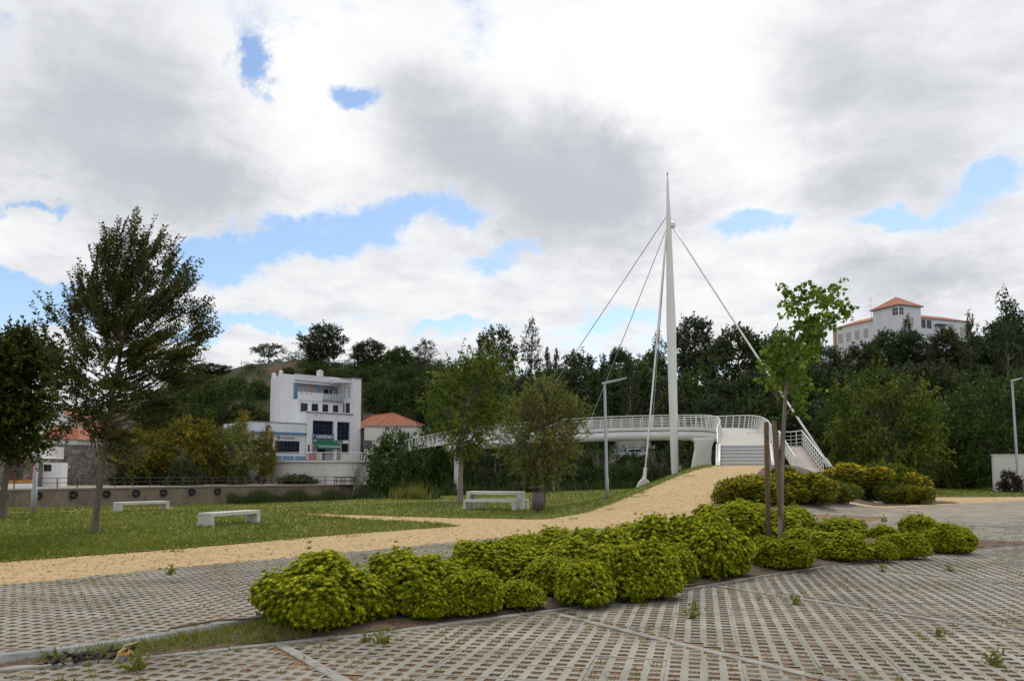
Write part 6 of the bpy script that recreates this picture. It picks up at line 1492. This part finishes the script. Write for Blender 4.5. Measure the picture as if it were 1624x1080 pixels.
rf = MB().add([(-.3, -.4, ez), (wd + .4, -.4, ez), (wd + .4, 8.4, ez), (-.3, 8.4, ez), (1.2, 4, rz_), (wd - 2.2, 4, rz_)], [(0, 1, 5, 4), (1, 2, 5), (2, 3, 4, 5), (3, 0, 4), (0, 3, 2, 1)]).build('roof', M['roof'], hs)
for k in range(22): x = -.2 + (wd + .4) * k / 22; tx = min(max(x, 1.2), wd - 2.2); t_ = 1.0 if 1.2 <= x <= wd - 2.2 else (max(0, (x + .3) / 1.5) if x < 1.2 else max(0, (wd + .4 - x) / 2.6)); MB().tube([(x, -.4, ez + .05), (x, -.4 + 4.4 * t_, ez + (rz_ - ez) * t_ + .05)], .06, 4).build('tile_row', M['roof'], rf)
window(hs, 'u', wd * .55, wd * .62, 0, ez - 1.6, ez - .5, 1, 1, 'blue', 'curtain'); window(hs, 'u', wd * .30, wd * .37, 0, ez - 1.6, ez - .5, 1, 1, 'blue', 'curtain')
a = at(40, 700, 124); b = at(150, 700, 124); gh = thing('gabled_building', 'tall white gabled wall behind the red roofed house', 'building', (a.x, 124, 0)); wd = b.x - a.x; pkx = at(98, 652, 124).x - a.x; pk = at(98, 652, 124).z; ev = at(60, 668, 124).z; ev2 = at(140, 692, 124).z
MB().prism([(0, 1), (wd, 1), (wd, ev2), (pkx, pk), (0, ev)], 0, 9).build('wall', M['wall'], gh); MB().add([(-.2, -.2, ev + .02), (pkx, -.2, pk + .1), (wd + .3, -.2, ev2), (-.2, 9.2, ev + .02), (pkx, 9.2, pk + .1), (wd + .3, 9.2, ev2)], [(0, 1, 4, 3), (1, 2, 5, 4)]).build('roof', M['roof'], gh)
a = at(64, 700, 101); ys = thing('yellow_pin_sign', 'yellow and white pin-shaped sign beside the left street lamp', 'sign', (a.x, 101, 3.5)); cz = at(64, 684, 101).z - 3.5
pinp = [(.62 * math.cos(t), cz + .62 * math.sin(t)) for t in np.linspace(-.5, math.pi + .5, 16)] + [(-.12, cz - 1.35), (.1, cz - 1.35)]; MB().prism(pinp, -.06, .06).build('sign_plate', M['yellow'], ys); MB().lathe([(.38, 0), (.38, .02)], 14).build('white_disc', M['signwhite'], ys); o = ys.children[-1]; o.rotation_euler = (math.pi / 2, 0, 0); o.location = (0, -.062, cz)
MB().tube([(0, 0, 0), (0, 0, cz - 1.3)], .06, 6).build('pole', M['steel'], ys)
# wooden steps at the right end of the quay
a = at(530, 770, 104.5); ws = thing('landing_steps', 'dark railed wooden steps at the right end of the quay', 'steps', (a.x, 104.5, -.1))
MB().box(0, 2.4, 0, 1.4, -.12, 0).build('platform', M['darkwood'], ws)
for s in (0, 1.4):
    for x in (0, 1.1, 2.2): MB().box(x - .04, x + .04, s - .04, s + .04, -2, .95).build('post', M['darkwood'], ws)
    for h in (.95, .45): MB().tube([(0, s, h), (2.3, s, h), (3.9, s, h - 1.3)], .05, 5).build('rail', M['darkwood'], ws)
for k in range(6): MB().box(2.4 + k * .28, 2.4 + k * .28 + .3, 0, 1.4, -.24 - k * .22, -.18 - k * .22).build('tread', M['darkwood'], ws)

# ------------------------------------------------------------------ house on the hill at right
hc = at(1427, 545, 158); az = math.radians(26 + 43); HH = thing('hilltop_house', 'white house with square tower and tile roofs on the right hilltop', 'house', (hc.x, 158, 0), math.pi / 2 - az)
zb = hc.z - 6; wz, tz_ = at(1427, 497.5, 158).z, at(1427, 483, 158).z
MB().box(0, 6.0, 0, 6.6, zb, tz_).build('tower_wall', M['wall'], HH); MB().box(6.003, 20.5, .4, 8, zb, wz - .3).build('wall', M['wall'], HH); MB().box(.4, 8, 6.603, 18, zb, wz).build('wall', M['wall'], HH)
MB().add([(-.5, -.5, tz_), (6.5, -.5, tz_), (6.5, 7.1, tz_), (-.5, 7.1, tz_), (3, 3.3, tz_ + 2.5)], [(0, 1, 4), (1, 2, 4), (2, 3, 4), (3, 0, 4), (0, 3, 2, 1)]).build('tower_roof', M['roof'], HH); MB().box(-.45, 6.45, -.45, 7.05, tz_ - .12, tz_ - .003).build('tower_eave', M['trimgrey'], HH)
MB().add([(6.1, 0, wz - .3), (20.9, 0, wz - .3), (20.9, 8.4, wz - .3), (6.1, 8.4, wz - .3), (6.1, 4, wz + 1.2), (17, 4, wz + 1.2)], [(0, 1, 5, 4), (1, 2, 5), (2, 3, 4, 5), (0, 4, 3), (0, 3, 2, 1)]).build('wing_roof', M['roof'], HH)
MB().add([(0, 6.7, wz), (0, 18.4, wz), (8.4, 18.4, wz), (8.4, 6.7, wz), (4, 6.7, wz + 1.5), (4, 15, wz + 1.5)], [(0, 4, 5, 1), (1, 5, 2), (2, 5, 4, 3), (0, 3, 4), (0, 1, 2, 3)]).build('wing_roof', M['roof'], HH)
for a in (8.6, 11.0, 13.4, 15.8): window(HH, 'v', a, a + .9, .4, wz - 3.3, wz - 1.7, 1, 1, 'rooftrim', 'curtain', fw=.16); 
for a in (9, 12, 15): window(HH, 'v', a, a + .9, .4, wz - 7.0, wz - 5.4, 1, 1, 'rooftrim', 'curtain', fw=.16)
window(HH, 'v', .15, 1.5, 0, tz_ - 2.0, tz_ - .5, 2, 2, 'signwhite', 'glass'); window(HH, 'u', .15, 1.3, 0, tz_ - 2.0, tz_ - .5, 2, 2, 'signwhite', 'glass'); window(HH, 'u', 2.8, 3.7, 0, tz_ - 4.0, tz_ - 2.5, 1, 1, 'rooftrim', 'curtain', fw=.16)
for a in (6.3, 7.9): window(HH, 'u', a, a + 1.3, .4, wz - 2.4, wz - .6, 1, 1, 'signwhite', 'glass')  # open gallery built closed: dark panes stand in for the shade inside
for a in (14.0, 17.4): window(HH, 'u', a, a + .9, .4, wz - 3.2, wz - 1.7, 1, 1, 'rooftrim', 'curtain', fw=.16)
MB().box(-.02, .6, 17.5, 18.03, zb, wz).build('corner_quoin', M['rooftrim'], HH); MB().box(20.1, 20.53, .36, .8, zb, wz - .3).build('corner_quoin', M['rooftrim'], HH); MB().box(10, 13, -.6, .38, wz - 1.6, wz - 1.45).build('canvas_canopy', M['deepblue'], HH)
MB().tube([(1.0, 8.0, wz + .3), (1.0, 8.0, tz_ + 3.2)], .04, 5).build('antenna', M['steel'], HH)
MB().box(3, 12, 18.003, 24, zb - 2, wz - 3).build('low_wing', M['wall'], HH)

# ------------------------------------------------------------------ roadside beneath the bridge, right lawn, hill crest
a = at(972, 700, 117); b = at(1050, 700, 117); rh = thing('roadside_house', 'pale house wall glimpsed under the bridge', 'house', (a.x, 117, 0)); MB().box(0, b.x - a.x, 0, 4, 1, at(1000, 690, 117).z).build('wall', M['wallwarm'], rh); window(rh, 'u', 2.2, 3.2, 0, 3.8, 5.1, 2, 1, 'signwhite', 'glass')
MB().add([(-.3, -.4, at(1000, 690, 117).z), (b.x - a.x + .3, -.4, at(1000, 690, 117).z), (b.x - a.x + .3, 4.4, at(1000, 690, 117).z + .9), (-.3, 4.4, at(1000, 690, 117).z + .9)], [(0, 1, 2, 3)]).build('roof', M['roof'], rh)
def car(px, Y, lab, mat, z):
    p = at(px, 715, Y); r = thing('parked_car', lab, 'car', (p.x, Y, z), math.radians(4), 'cars parked on the road beneath the bridge')
    MB().prism([(-2.05, .3), (-2.1, .75), (-1.95, .95), (-1.3, 1.0), (-.75, 1.42), (.75, 1.45), (1.35, 1.0), (2.0, .88), (2.1, .6), (2.05, .3)], -.8, .8).build('body', M[mat], r, bevel=.06)
    for x0, x1 in ((-.68, 0), (.06, .72)): MB().prism([(x0 - (.35 if x0 < 0 else 0), 1.0), (x1 + (.35 if x1 > .5 else 0), 1.0), (x1, 1.36), (x0, 1.34)], -.815, -.80).build('window', M['glass'], r)
    for s in (-1.3, 1.3):
        for yy in (-.82, .66):
            w = MB().lathe([(.33, 0), (.33, .16)], 14).build('wheel', M['tyre'], r); w.rotation_euler = (math.pi / 2, 0, 0); w.location = (s, yy + .08, .33)
car(1005, 108.5, 'pale grey car parked on the road seen under the bridge, left of two', 'carpaint', gz(at(1005, 715, 108.5).x, 108.5)); car(1034, 109.5, 'dark car parked right of the pale one under the bridge', 'glass', gz(at(1034, 715, 109.5).x, 109.5))
a = at(1578, 773, 63.5); o = thing('white_garden_wall', 'plain white wall under the dense dark round tree at right', 'wall', (a.x, 63.5, 0), math.radians(-2)); MB().box(0, 7, 0, .3, -.2, 2.9).build('wall', M['wallwarm'], o); MB().box(-.05, 7.05, -.05, .35, 2.903, 3.0).build('coping', M['white_concrete'], o)
a = at(1435, 765, 82); b = at(1590, 765, 82); o = thing('low_brick_wall', 'low brown wall behind the right lawn', 'wall', (a.x, 82, 0)); MB().box(0, b.x - a.x, 0, .3, -.3, .85).build('wall', M['tan'], o); MB().box(-.05, b.x - a.x + .05, -.06, .36, .853, .93).build('coping', M['kerb'], o)
q = [onz(1350, 788, .1), onz(1364, 786, .1), onz(1410, 797.5, .06), onz(1388, 799, .06)]; o = MB().slab([(v.x, v.y) for v in q], gz(q[2].x, q[2].y) - .05, gz(q[2].x, q[2].y) + .16).build('concrete_slab', M['kerb'], None, bevel=.03); tag(o, 'grey concrete slab between the yellow-flowered shrubs on the bank', 'slab')
cr = thing('crest_railing', 'thin green railing along the crest of the left hill', 'railing', (0, 0, 0)); prev = None
for k in range(22):
    px = 455 + k * 15; Y = 161.0; X = (px - 812) / F_PX * Y; z = gz(X, Y); MB().box(-.05, .05, -.05, .05, -.2, 1.5).build('railing_post', M['green'], cr).location = (X, Y, z)
    if prev:
        for h in (1.45, .8): MB().tube([(prev[0], Y, prev[1] + h), (X, Y, z + h)], .045, 4).build('rail', M['green'], cr)
    prev = (X, z)
a = at(469, 578, 160); cx_ = thing('wayside_cross', 'tall thin metal cross on the hill crest', 'cross', (a.x, 160, gz(a.x, 160))); hh = at(469, 556, 160).z - gz(a.x, 160); MB().box(-.1, .1, -.1, .1, -.2, hh).build('shaft', M['steel'], cx_); MB().box(-.9, .9, -.08, .08, hh * .62, hh * .62 + .2).build('arm', M['steel'], cx_)
